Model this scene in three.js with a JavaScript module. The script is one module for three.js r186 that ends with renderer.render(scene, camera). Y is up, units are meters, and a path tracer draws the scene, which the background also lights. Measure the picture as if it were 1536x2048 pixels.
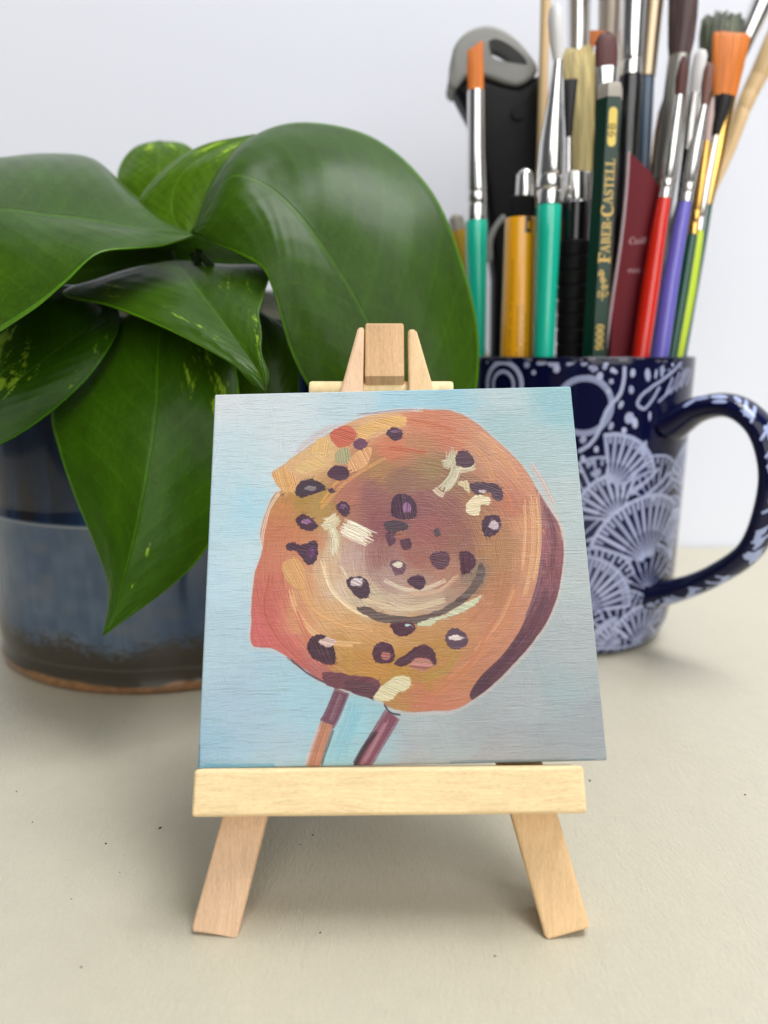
import * as THREE from 'three';
import { RoundedBoxGeometry } from 'three/addons/geometries/RoundedBoxGeometry.js';
import { mergeGeometries, toCreasedNormals } from 'three/addons/utils/BufferGeometryUtils.js';
import { RectAreaLightUniformsLib } from 'three/addons/lights/RectAreaLightUniformsLib.js';

// ---- camera, surroundings, exposure. Every number below is millimetres on the table top, S turns them into metres.
const S = 0.001;
const scene = new THREE.Scene();
const camera = new THREE.PerspectiveCamera(67.32, 768 / 1024, 0.01, 30);
camera.position.set(0, 104 * S, 0);
camera.rotation.set(-12 * Math.PI / 180, 0, 0);
camera.focus = 0.162; camera.userData.fStop = 10.5;
const renderer = new THREE.WebGLRenderer({ antialias: true });
renderer.toneMapping = THREE.LinearToneMapping;
renderer.toneMappingExposure = 1.25;
renderer.shadowMap.enabled = true;
scene.background = new THREE.Color().setRGB(0.075, 0.077, 0.085);
RectAreaLightUniformsLib.init();

// ---- helpers
let seed = 7;
const rnd = () => { seed = (seed + 0x6d2b79f5) | 0; let t = Math.imul(seed ^ (seed >>> 15), 1 | seed); t = (t + Math.imul(t ^ (t >>> 7), 61 | t)) ^ t; return ((t ^ (t >>> 14)) >>> 0) / 4294967296; };
const rr = (a, b) => a + (b - a) * rnd();
const V = (a) => new THREE.Vector3(a[0], a[1], a[2]);
const names = {};
const numbered = (n) => { names[n] = (names[n] ?? -1) + 1; return names[n] ? n + '_' + String(names[n]).padStart(3, '0') : n; };
const origin = new Map();
function thing(name, label, category, at, group) {
  const o = new THREE.Group(); o.name = numbered(name); o.position.set(at[0] * S, at[1] * S, at[2] * S);
  o.userData = { label, category }; if (group) o.userData.group = group;
  origin.set(o, at); scene.add(o); return o;
}
// geometry is given in table millimetres and moved to the thing's own base
function part(name, geo, mat, parent, label) {
  const at = origin.get(parent), g = geo.clone().translate(-at[0], -at[1], -at[2]).scale(S, S, S);
  const m = new THREE.Mesh(g, mat); m.name = name; m.castShadow = m.receiveShadow = true;
  if (label) m.userData.label = label;
  origin.set(m, at); parent.add(m); return m;
}
function structure(name, geo, mat, label) {
  const m = new THREE.Mesh(geo.clone().scale(S, S, S), mat); m.name = name; m.userData = { kind: 'structure' }; if (label) m.userData.label = label;
  m.castShadow = m.receiveShadow = true; scene.add(m); return m;
}
function canvas(w, h, draw) { const c = document.createElement('canvas'); c.width = w; c.height = h; draw(c.getContext('2d'), w, h); return c; }
function texture(c, srgb = true) { const t = new THREE.CanvasTexture(c); if (srgb) t.colorSpace = THREE.SRGBColorSpace; t.wrapS = t.wrapT = THREE.RepeatWrapping; t.magFilter = THREE.LinearFilter; return t; }
const std = (o) => new THREE.MeshStandardMaterial(o);
const phys = (o) => new THREE.MeshPhysicalMaterial(o);
const hex = (c) => [parseInt(c.slice(1, 3), 16), parseInt(c.slice(3, 5), 16), parseInt(c.slice(5, 7), 16)];
const css = (c, j = 0, a = 1) => { const k = rr(-j, j); return `rgba(${c.map((x) => Math.max(0, Math.min(255, Math.round(x + k + rr(-j, j) * 0.4)))).join(',')},${a})`; };

// lattice noise for textures
const lat = new Float32Array(65536); for (let i = 0; i < 65536; i++) lat[i] = rnd();
function noise(x, y, px = 256, py = 256) {
  const ix = Math.floor(x), iy = Math.floor(y), fx = x - ix, fy = y - iy, sx = fx * fx * (3 - 2 * fx), sy = fy * fy * (3 - 2 * fy);
  const g = (a, b) => lat[((((a % px) + px) % px) & 255) + ((((b % py) + py) % py) & 255) * 256];
  return (g(ix, iy) * (1 - sx) + g(ix + 1, iy) * sx) * (1 - sy) + (g(ix, iy + 1) * (1 - sx) + g(ix + 1, iy + 1) * sx) * sy;
}

// a body of elliptical sections along an axis; a station is [x, y, z, radius, depth ratio]
function loft(st, { seg = 22, hex: six = false, slant = 0, fuzz = 0, ribs = 0, crease = 0.6 } = {}) {
  const P = st.map(V), n = st.length, axis = P[n - 1].clone().sub(P[0]).normalize();
  const side = new THREE.Vector3().crossVectors(axis, new THREE.Vector3(0, 0, 1)).normalize(), dep = new THREE.Vector3().crossVectors(side, axis).normalize();
  if (six) seg = 6; if (ribs) seg = 72;
  const pos = [], uv = [], idx = []; let len = 0;
  for (let i = 0; i < n; i++) {
    if (i) len += P[i].distanceTo(P[i - 1]);
    for (let j = 0; j <= seg; j++) {
      const a = (j / seg) * Math.PI * 2 + (six ? -0.12 : 0), f = st[i][4] ?? 1, rib = ribs && i > 0 && i < n - 1 ? 1 + 0.035 * (j % 3 ? 1 : -1) : 1, r = st[i][3] * rib;
      const q = P[i].clone().addScaledVector(side, Math.cos(a) * r).addScaledVector(dep, Math.sin(a) * r * f);
      if (slant && i === n - 1) q.addScaledVector(axis, Math.cos(a) * slant);
      if (fuzz && i > 0) q.addScaledVector(axis, (noise(j * 2.7, i * 3.1) - 0.5) * fuzz * (i / n) * 3).addScaledVector(side, (noise(j * 1.9 + 40, i * 5.1) - 0.5) * fuzz * 0.8);
      pos.push(q.x, q.y, q.z); uv.push(1 - j / seg, len);
    }
  }
  for (let i = 0; i + 1 < n; i++) for (let j = 0; j < seg; j++) { const a = i * (seg + 1) + j, b = a + seg + 1; idx.push(a, b, a + 1, a + 1, b, b + 1); }
  for (const i of [0, n - 1]) {
    const c = pos.length / 3; let q = P[i]; pos.push(q.x, q.y, q.z); uv.push(0.5, i ? len : 0);
    for (let j = 0; j < seg; j++) { const a = i * (seg + 1) + j; i ? idx.push(a, c, a + 1) : idx.push(a + 1, c, a); }
  }
  return finish(pos, uv, idx, crease, P[0].clone().lerp(P[1], 0.5));
}
function finish(pos, uv, idx, crease) {
  const g = new THREE.BufferGeometry();
  g.setAttribute('position', new THREE.Float32BufferAttribute(pos, 3)); g.setAttribute('uv', new THREE.Float32BufferAttribute(uv, 2));
  // outward faces: a closed body has positive volume
  let vol = 0; const a = new THREE.Vector3(), b = new THREE.Vector3(), c = new THREE.Vector3(), o = V(pos);
  for (let i = 0; i < idx.length; i += 3) { a.fromArray(pos, idx[i] * 3).sub(o); b.fromArray(pos, idx[i + 1] * 3).sub(o); c.fromArray(pos, idx[i + 2] * 3).sub(o); vol += a.dot(b.cross(c)); }
  if (vol < 0) for (let i = 0; i < idx.length; i += 3) [idx[i], idx[i + 1]] = [idx[i + 1], idx[i]];
  g.setIndex(idx);
  return crease ? toCreasedNormals(g, crease) : (g.computeVertexNormals(), g);
}
// uv in millimetres, picked by the way each face points; along = the axis the grain runs along
function boxUV(g, along = 'y') {
  const p = g.attributes.position, n = g.attributes.normal, uv = new Float32Array(p.count * 2);
  for (let i = 0; i < p.count; i++) {
    const q = { x: p.getX(i), y: p.getY(i), z: p.getZ(i) }, m = { x: Math.abs(n.getX(i)), y: Math.abs(n.getY(i)), z: Math.abs(n.getZ(i)) };
    const big = m.x > m.y && m.x > m.z ? 'x' : m.y > m.z ? 'y' : 'z', rest = ['x', 'y', 'z'].filter((k) => k !== big);
    const l = rest.includes(along) ? along : rest[0], t = rest.find((k) => k !== l);
    uv[2 * i] = q[t]; uv[2 * i + 1] = q[l];
  }
  g.setAttribute('uv', new THREE.BufferAttribute(uv, 2)); return g;
}
function extrude(pts, depth, bevel, holes = []) {
  const s = new THREE.Shape(pts.map((p) => new THREE.Vector2(p[0], p[1])));
  for (const h of holes) s.holes.push(new THREE.Path(h.map((p) => new THREE.Vector2(p[0], p[1]))));
  return new THREE.ExtrudeGeometry(s, { depth: depth - 2 * bevel, bevelEnabled: bevel > 0, bevelThickness: bevel, bevelSize: bevel, bevelOffset: -bevel, bevelSegments: 3, curveSegments: 12 }).translate(0, 0, bevel);
}
const smooth = (pts, n, closed = false) => new THREE.CatmullRomCurve3(pts.map((p) => new THREE.Vector3(p[0], p[1], 0)), closed, 'centripetal').getPoints(n).map((p) => [p.x, p.y]);

// ---- materials of the setting
const wallBump = texture(canvas(256, 256, (c, w, h) => { const d = c.createImageData(w, h); for (let y = 0; y < h; y++) for (let x = 0; x < w; x++) { const v = 90 + 90 * noise(x / 8, y / 8, 32, 32) + 60 * noise(x / 2, y / 2, 128, 128); d.data.set([v, v, v, 255], (y * w + x) * 4); } c.putImageData(d, 0, 0); }), false);
const wallMat = std({ color: new THREE.Color().setRGB(0.745, 0.768, 0.84), roughness: 0.85, bumpMap: wallBump, bumpScale: 0.00004 });
// laminate with a fine wavy grain running away from the viewer
const grainCanvas = canvas(1024, 1024, (c, w, h) => {
  const d = c.createImageData(w, h);
  for (let y = 0; y < h; y++) for (let x = 0; x < w; x++) {
    const warp = 2.2 * noise(x / 32, y / 32, 32, 32) + 1.2 * noise(x / 8 + 9, y / 16, 128, 64);
    const v = noise(x / 8 + warp, y / 32, 256, 32) * 0.75 + noise(x / 4, y / 8, 256, 128) * 0.25, k = Math.max(0, Math.min(255, (v - 0.15) * 300));
    d.data.set([k, k, k, 255], (y * w + x) * 4);
  }
  c.putImageData(d, 0, 0);
});
const tableMap = texture(canvas(1024, 1024, (c, w, h) => {
  const d = c.createImageData(w, h);
  for (let y = 0; y < h; y++) for (let x = 0; x < w; x++) { const k = 1 + 0.015 * (noise(x / 64, y / 64, 16, 16) - 0.5) + 0.035 * (noise(x / 4, y / 8, 256, 128) - 0.5); d.data.set([189, 183, 163].map((v) => v * k).concat(255), (y * w + x) * 4); }
  c.putImageData(d, 0, 0);
}));
const grainBump = texture(grainCanvas, false);
for (const t of [grainBump, tableMap]) t.repeat.set(1 / 52, 1 / 52);
const tableMat = phys({ map: tableMap, roughness: 0.33, specularIntensity: 1, bumpMap: grainBump, bumpScale: 0.00007 });

// ---- the setting: table top and the white wall behind it
{
  const top = boxUV(new RoundedBoxGeometry(1500, 26, 520, 3, 2).translate(0, -13, -140), 'z');
  structure('tabletop', top, tableMat, 'pale beige laminate table top with a fine wavy grain');
  structure('wall', new THREE.BoxGeometry(3000, 2300, 60).translate(0, 420, -431), wallMat, 'plain white wall behind the table');
}
// the daylight: a window behind the viewer to the right, whose panes the ferrules and the glaze mirror
function roomWindow(label, at, to, w, h, power, tint) {
  const t = thing('window', label, 'window', at), look = new THREE.Object3D();
  look.position.set(...at); look.lookAt(...to); t.quaternion.copy(look.quaternion);
  origin.set(t, [0, 0, 0]);
  const white = std({ color: 0xd8d8d4, roughness: 0.5 }), glow = std({ color: 0x222222, emissive: new THREE.Color(...tint), emissiveIntensity: 0.4, roughness: 0.3 });
  part('pane', new THREE.BoxGeometry(w, h, 4), glow, t);
  for (const x of [-w / 2 - 30, w / 2 + 30]) part('frame_bar', new RoundedBoxGeometry(60, h + 120, 60, 2, 4).translate(x, 0, 10), white, t);
  for (const y of [-h / 2 - 30, h / 2 + 30]) part('frame_bar', new RoundedBoxGeometry(w - 2, 60, 56, 2, 4).translate(0, y, 10), white, t);
  part('glazing_bar', new RoundedBoxGeometry(36, h, 24, 2, 4).translate(0, 0, 26), white, t);
  part('glazing_bar', new RoundedBoxGeometry(w, 32, 20, 2, 4).translate(0, 0, 25), white, t);
  const l = new THREE.RectAreaLight(new THREE.Color(...tint), power, w * S, h * S); l.name = 'window_daylight';
  l.position.set(0, 0, 8 * S); l.rotation.y = Math.PI; t.add(l);
}
roomWindow('white framed window behind the viewer', [320, 760, 1000], [60, 120, -250], 1500, 1400, 2.3, [1, 0.985, 0.96]);
roomWindow('white framed roof window above the table', [440, 1380, -100], [0, 0, -250], 620, 620, 13.5, [0.97, 0.98, 1]);

// the phone that takes the picture, held upright just behind the lens, keeps some light off the near table
{
  const t = thing('phone', 'dark phone held upright in front of the easel, taking the picture', 'phone', [0, 95, 12]), tilt = new THREE.Matrix4().makeRotationX(-12 * Math.PI / 180).setPosition(18, 158, 9);
  part('case', new RoundedBoxGeometry(72, 147, 8, 4, 3.6).applyMatrix4(tilt), std({ color: 0x15161a, roughness: 0.4 }), t);
}

// ---- wood
const woodCanvas = (base, amp, s0) => canvas(512, 1024, (c, w, h) => {
  const d = c.createImageData(w, h);
  for (let y = 0; y < h; y++) for (let x = 0; x < w; x++) {
    const wave = 3 * noise(x / 64 + s0, y / 256, 8, 4), line = noise(x / 4 + wave * 3 + s0, y / 128, 128, 8), pore = noise(x / 2 + s0, y / 16, 256, 64), wide = noise(x / 32 + wave, y / 128 + s0, 16, 8);
    const fleck = noise(x / 4 + s0, y / 8, 128, 128) > 0.8 ? -0.35 : 0;
    const k = 1 + amp * ((line - 0.5) * 0.5 + (wide - 0.5) * 0.4 + (pore - 0.5) * 0.7 + fleck * 0.6);
    d.data.set([base[0] * k, base[1] * (k * 1.04 - 0.04), base[2] * (k * 1.15 - 0.15), 255], (y * w + x) * 4);
  }
  c.putImageData(d, 0, 0);
});
const wood = (base, amp, s0, scale = 24) => { const cv = woodCanvas(base, amp, s0), t = texture(cv), b = texture(cv, false); for (const q of [t, b]) q.repeat.set(1 / scale, 1 / (scale * 2)); return std({ map: t, bumpMap: b, bumpScale: 0.00012, roughness: 0.62 }); };
const woodTray = wood([234, 206, 156], 0.14, 3), woodPink = wood([218, 182, 146], 0.12, 21), woodTan = wood([222, 186, 138], 0.11, 47), woodPale = wood([232, 205, 155], 0.12, 60), woodPost = wood([206, 166, 120], 0.16, 80);

// ---- the little easel. Its front leans back: E takes (across, up the slope, out of the slope) to the table
const lean = new THREE.Matrix4().makeRotationFromEuler(new THREE.Euler(-28.46 * Math.PI / 180, -0.67 * Math.PI / 180, 0, 'YXZ')).setPosition(2.62, 61.81, -148.19);
const E = (x, y, z) => new THREE.Vector3(x, y, z).applyMatrix4(lean);
{
  const t = thing('tabletop_easel', 'small pale wooden easel holding up the painting', 'easel', [2.6, 0, -122]);
  const legGeo = (pts) => {
    const g = boxUV(extrude(pts, 8, 0.65).translate(0, 0, -12.0), 'y').applyMatrix4(lean), p = g.attributes.position, ax = E(0, 1, 0).sub(E(0, 0, 0));
    for (let i = 0; i < p.count; i++) if (p.getY(i) < 0.05) { const k = (0.05 - p.getY(i)) / ax.y; p.setXYZ(i, p.getX(i) + ax.x * k, p.getY(i) + ax.y * k, p.getZ(i) + ax.z * k); }
    return toCreasedNormals(g, 0.5);
  };
  const left = [[-37.2, -66.4], [-36.9, -67.2], [-29.3, -68.7], [-28.7, -68.1], [-7.5, 31], [-7.45, 55.2], [-7.7, 55.7], [-8.5, 55.7], [-9, 55.2]];
  const right = [[34.9, -65.4], [34.6, -66.1], [27.2, -68], [26.6, -67.4], [2.5, 27], [2.4, 54.6], [2.8, 55.2], [3.8, 55.2], [4.5, 54.5]];
  part('leg', legGeo(left), woodPink, t, 'left front leg of pinkish wood');
  part('leg', legGeo(right), woodTan, t, 'right front leg of yellowish wood');
  const t1 = E(0, 56.3, -4.2), t2 = E(0, 43.4, -4.0);
  const prof = [[t1.z, t1.y], [t2.z, t2.y], [-209, 0.2], [-221, 0.2], [t1.z - 3.4, t1.y - 1.2], [t1.z - 1.8, t1.y + 0.3]];
  const post = extrude(prof.map(([z, y]) => [-z, y]), 8.8, 0.5).rotateY(Math.PI / 2).translate(-4.3, 0, 0);
  part('rear_leg', toCreasedNormals(boxUV(post, 'y'), 0.5), woodPost, t);
  part('hinge_pin', loft([[-19.6, 41.3, -8, 2.3], [-19.2, 41.3, -8, 2.5], [12.1, 41.3, -8, 2.5], [12.5, 41.3, -8, 2.3]].map((q) => { const v = E(q[0], q[1], q[2]); return [v.x, v.y, v.z, q[3]]; }), { seg: 18 }), woodPale, t);
  const tray = boxUV(new RoundedBoxGeometry(70, 8, 9, 4, 0.7), 'x').rotateZ(0.0148).translate(-1.5, -42.45, 0.6).applyMatrix4(lean);
  part('tray', tray, woodTray, t);
}

// ---- the painting: brushwork laid stroke by stroke on a canvas in units of 1/1000 of its side
const art = {"bg":[[16,18,205,212,214],[184,22,201,211,214],[380,35,185,205,212],[520,31,159,198,212],[660,34,151,193,206],[799,38,177,195,198],[966,42,139,183,190],[49,169,191,210,216],[186,142,199,209,212],[27,312,181,207,216],[109,328,167,207,220],[161,244,191,211,216],[22,518,181,207,218],[100,479,187,211,218],[43,713,173,197,208],[98,838,163,188,202],[29,956,149,183,202],[200,936,165,190,202],[236,841,161,195,207],[795,98,159,187,190],[899,189,167,189,190],[941,334,177,191,190],[963,539,175,185,184],[945,732,165,173,174],[966,916,153,158,161],[810,853,164,170,172],[682,910,159,165,167],[582,944,161,171,172],[559,896,167,177,178],[862,973,151,157,160],[739,982,159,160,162],[398,904,149,195,205],[348,962,149,191,200],[447,953,157,183,190],[520,966,165,165,168],[299,878,159,195,206],[899,830,155,171,172]],"disc":[[588,93,200,123,90],[698,110,198,132,99],[463,97,214,169,123],[790,187,205,146,110],[838,275,200,138,104],[863,388,206,146,107],[849,496,200,141,104],[828,602,196,136,104],[771,691,191,127,95],[703,765,186,123,92],[624,837,189,120,90],[548,853,186,113,88],[498,864,176,127,71],[807,330,181,111,86],[772,468,171,123,82],[765,574,176,120,82],[749,413,169,118,80],[735,185,191,136,104],[655,139,196,114,86],[571,167,182,122,86],[489,179,198,116,83],[460,237,166,122,78],[597,226,150,118,78],[514,267,142,101,82],[649,270,145,105,80],[432,307,142,90,86],[378,306,171,107,88],[565,339,140,86,86],[645,355,144,90,82],[713,342,161,113,80],[590,409,150,86,82],[669,424,144,93,78],[457,392,137,80,82],[561,476,154,97,86],[637,532,169,118,97],[456,474,153,106,99],[376,486,189,157,144],[324,471,204,174,142],[311,524,208,172,135],[350,565,208,181,154],[427,593,196,176,148],[505,595,194,170,146],[583,596,185,159,135],[635,584,167,136,115],[689,533,137,112,92],[546,543,170,129,112],[481,528,172,140,129],[271,456,195,125,86],[191,400,191,116,82],[243,317,166,129,59],[297,332,171,134,71],[203,344,191,127,77],[229,246,214,169,123],[297,175,214,174,123],[245,536,206,149,107],[193,535,195,111,90],[168,587,192,100,88],[157,664,200,100,95],[209,704,195,100,92],[247,641,205,142,101],[311,629,208,161,112],[375,656,202,155,101],[452,671,196,146,92],[273,755,177,100,95],[374,745,181,131,67],[349,707,187,140,77],[425,771,185,131,60],[500,773,179,131,58],[576,787,176,125,63],[603,725,179,131,67],[567,673,187,136,82],[671,650,191,134,92],[710,625,187,125,92],[626,775,186,125,82]],"outline":[[428,77],[519,64],[603,63],[672,71],[726,104],[771,149],[816,195],[854,246],[883,304],[912,361],[935,410],[939,471],[930,525],[913,591],[882,655],[839,711],[791,760],[738,809],[679,850],[635,871],[572,874],[510,874],[467,860],[458,851],[430,839],[374,822],[317,803],[280,780],[235,748],[177,712],[126,702],[122,638],[122,573],[130,507],[145,453],[140,412],[150,357],[175,301],[191,285],[172,251],[167,237],[188,223],[242,181],[296,145],[352,109]],"rim":[[848,224],[875,290],[884,374],[878,470],[867,537],[840,615],[810,679],[761,741],[701,795],[673,840],[683,852],[738,809],[791,760],[839,711],[882,655],[913,591],[930,525],[939,471],[935,410],[912,361],[883,304]],"centre":[554,476],"rimTones":[[884,290,168,116,108],[906,361,150,98,98],[917,430,142,86,90],[891,457,150,92,100],[909,524,128,72,78],[878,537,118,66,80],[866,641,106,58,70],[806,729,88,50,62],[834,692,98,54,64],[712,820,76,44,56],[753,766,92,52,64]],"blobs":[["#6e3f47",[305,775],[374,782],[449,801],[440,841],[374,822],[317,806]],["#5a2f3c",[361,797],[437,811],[439,840],[374,822]],["#63504b",[391,613],[421,611],[466,630],[555,637],[634,608],[695,553],[720,500],[729,534],[693,586],[633,626],[561,654],[491,656],[433,642]],["#c9cba9",[547,660],[568,648],[613,638],[673,605],[715,589],[701,609],[652,634],[607,646],[580,663]],["#c45f46",[324,128],[366,105],[396,121],[387,155],[346,168]],["#d9a368",[167,237],[208,225],[232,260],[223,295],[191,285]],["#e0b578",[272,181],[296,138],[317,146],[321,183],[297,204]],["#dda470",[372,220],[395,184],[437,171],[436,196],[417,228],[378,242]],["#dcab66",[396,121],[463,87],[535,83],[532,106],[462,120],[414,145]],["#a9a27a",[340,183],[368,169],[382,194],[365,217],[340,208]],["#d8a368",[199,488],[238,480],[258,523],[246,560],[209,535]],["#dcb577",[229,228],[297,182],[310,219],[256,239]],["#d8c79c",[669,278],[696,274],[699,307],[682,292]],["#ead9b2",[687,358],[697,328],[721,314],[754,326],[750,343],[729,343],[722,368],[701,371]],["#d9cfa6",[432,840],[456,809],[500,787],[525,795],[522,817],[493,831],[473,848]]],"dots":[["#46263a",[[480,129],[501,112],[524,125],[520,146],[500,152]],["#8a5a7a",501,124,9,5]],["#6d4258",[[388,153],[410,142],[428,157],[412,176],[394,172]],0],["#46263a",[[316,245],[339,220],[367,227],[377,250],[356,264],[333,260]],0],["#3f2a38",[[231,297],[242,267],[273,258],[303,272],[312,288],[279,301],[246,310]],["#8d8085",273,285,17,7]],["#46263a",[[319,290],[330,286],[337,297],[325,300]],0],["#46263a",[[340,339],[357,323],[375,333],[376,355],[364,367]],["#7d5272",359,338,8,7]],["#46263a",[[231,372],[250,358],[277,370],[291,392],[272,404],[249,397]],["#9a6d92",260,378,13,7]],["#46263a",[[209,439],[229,435],[244,442],[286,433],[290,479],[268,498],[250,478],[233,458],[212,455]],["#6a3a68",274,463,8,16]],["#4c2b3c",[[669,200],[682,186],[706,193],[718,222],[695,236],[669,226]],0],["#46263a",[[701,283],[727,278],[772,285],[790,306],[784,331],[762,325],[755,309],[718,312]],["#c9b3ac",735,305,10,5]],["#46263a",[[490,327],[504,308],[538,312],[556,341],[552,372],[519,378],[492,368]],["#8f6288",529,346,13,15]],["#46263a",[[727,390],[742,375],[775,374],[779,402],[759,427],[736,429]],["#cdb5bf",759,400,14,12]],["#4a3540",[[466,390],[485,380],[534,392],[523,408],[489,417]],0],["#5a3345",[[471,416],[491,410],[497,438],[482,450]],0],["#56303f",[[510,436],[534,431],[539,454],[521,462]],["#a06552",510,421,14,11]],["#4d3a40",[[599,411],[611,405],[617,422],[605,428]],0],["#5a3140",[[587,478],[611,467],[637,476],[634,504],[618,517],[592,501]],0],["#50293a",[[667,470],[694,472],[707,495],[694,522],[670,530],[665,506]],0],["#6a4350",[[482,495],[501,488],[523,502],[516,524],[496,529]],["#e3d9c4",502,501,13,9]],["#46263a",[[525,546],[537,533],[563,531],[573,550],[562,568],[539,561]],0],["#46303c",[[367,545],[379,531],[414,535],[427,556],[424,582],[405,590],[382,572]],["#d8c9c8",394,545,18,12]],["#4b2434",[[479,658],[503,652],[537,656],[542,670],[519,687],[493,684]],["#b9d0cf",523,660,8,3]],["#42222f",[[265,717],[272,689],[298,678],[326,697],[338,733],[335,755],[312,753],[284,740]],["#d9b9ae",317,698,21,12]],["#4d2737",[[431,734],[439,709],[462,702],[484,714],[486,747],[466,756],[441,751]],["#b06a62",465,737,12,11]],["#4d2737",[[486,756],[525,728],[561,710],[587,727],[592,761],[566,763],[531,754],[503,765]],["#b8776b",554,759,29,18]],["#55384a",[[618,693],[632,672],[658,675],[677,699],[667,718],[638,723],[622,712]],["#e6d9cf",644,695,17,7]]],"strokes":[["#e6bd8b",6,[[883,311],[883,388],[876,470],[858,550]]],["#dba877",9,[[865,318],[866,401],[853,510],[829,589]]],["#e2b27e",5,[[845,331],[842,415],[826,523]]],["#d79a6a",12,[[711,111],[789,194],[838,282]]],["#cf9160",10,[[662,139],[735,193],[764,273],[752,308]]],["#c9855a",12,[[817,575],[772,665],[704,740],[625,800]]],["#d49a6c",8,[[805,562],[760,652],[692,727]]],["#c97f55",10,[[747,652],[677,764],[574,842]]],["#e0b27d",13,[[220,562],[246,634],[311,693],[400,708]]],["#d9a36b",16,[[245,523],[279,609],[362,656],[452,673]]],["#c8745a",13,[[233,608],[273,692],[336,757]]],["#b95f4f",13,[[167,521],[156,613],[196,691],[273,762]]],["#cf7a62",8,[[194,588],[221,672],[298,756]]],["#e9d2a8",12,[[304,484],[330,564],[401,625],[472,635]]],["#dcc3a0",13,[[350,498],[402,579],[492,610]]],["#d9c6a4",12,[[453,609],[543,616],[621,597]]],["#e6d6b8",8,[[467,541],[519,566],[571,565],[624,545]]],["#cfa98c",10,[[531,582],[610,571],[657,532]]],["#c06a44",13,[[505,88],[587,102],[669,128]]],["#bb5f3e",10,[[489,172],[584,189]]],["#c4754c",12,[[729,283],[795,309],[811,372]]],["#d89a5c",6,[[474,201],[433,225],[365,270],[310,330],[297,344]]],["#e3a14d",6,[[372,242],[331,284],[297,335]]],["#6b3c46",12,[[900,347],[917,430],[904,524]]],["#5a2f3d",16,[[889,577],[835,679],[753,766]]],["#4c2636",13,[[822,679],[753,766],[686,836]]],["#7d5a6a",6,[[881,497],[862,576],[824,653]]],["#e6e4dc",6,[[191,288],[163,336],[148,392],[141,453]]],["#d5d6d2",6,[[408,76],[491,63],[582,63]]],["#e3dfd6",5,[[167,230],[177,259],[189,285]]],["#cdb8ac",5,[[909,319],[934,389],[940,444]]],["#d8b9ae",12,[[869,225],[898,283],[921,340]]],["#8a7076",4,[[401,72],[435,69],[505,62],[568,61]]],["#e6d8b4",31,[[304,388],[327,383],[345,370]]],["#eadcbc",26,[[324,389],[334,430],[332,468]]],["#efe2c8",49,[[361,393],[398,407],[433,427]]],["#d4caac",29,[[658,183],[651,220],[629,226]]],["#d8ceb0",31,[[667,227],[652,263],[626,301]]],["#dccfb0",17,[[661,244],[691,237],[719,229]]],["#f0e4c6",12,[[605,292],[618,306],[631,312]]],["#33232c",3,[[192,305],[198,299]]],["#3b2733",4,[[216,735],[273,780],[324,806]]],["#d9b3ae",6,[[299,902],[275,961],[265,996]]],["#4a2f33",5,[[334,909],[314,962],[302,999]]],["#8a6570",10,[[351,831],[326,891]]],["#241a20",8,[[437,919],[407,958],[382,1000]]],["#b98a92",8,[[466,894],[432,952],[403,998]]],["#2c1f26",5,[[458,855],[473,875],[498,882]]],["#5d9fbd",10,[[3,993],[104,997],[201,997]]],["#4f86a0",5,[[1,944],[3,995]]],["#5f7f8c",5,[[617,996],[812,997],[997,999]]],["#b98f3e",13,[[375,720],[374,770]]],["#a98a3a",17,[[550,798],[614,775],[647,732]]]],"under":[["#7fb9cb",34,[[392,844],[373,904],[336,986]]],["#cfa79f",18,[[228,188],[296,127],[380,91]]],["#6f4453",39,[[354,821],[329,879],[317,900]]],["#b77d60",31,[[317,900],[299,950],[283,1001]]],["#7c4656",39,[[478,882],[447,929],[399,1003]]]]};
const PX = 1500, bumpCv = document.createElement('canvas'); bumpCv.width = bumpCv.height = PX;
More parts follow.
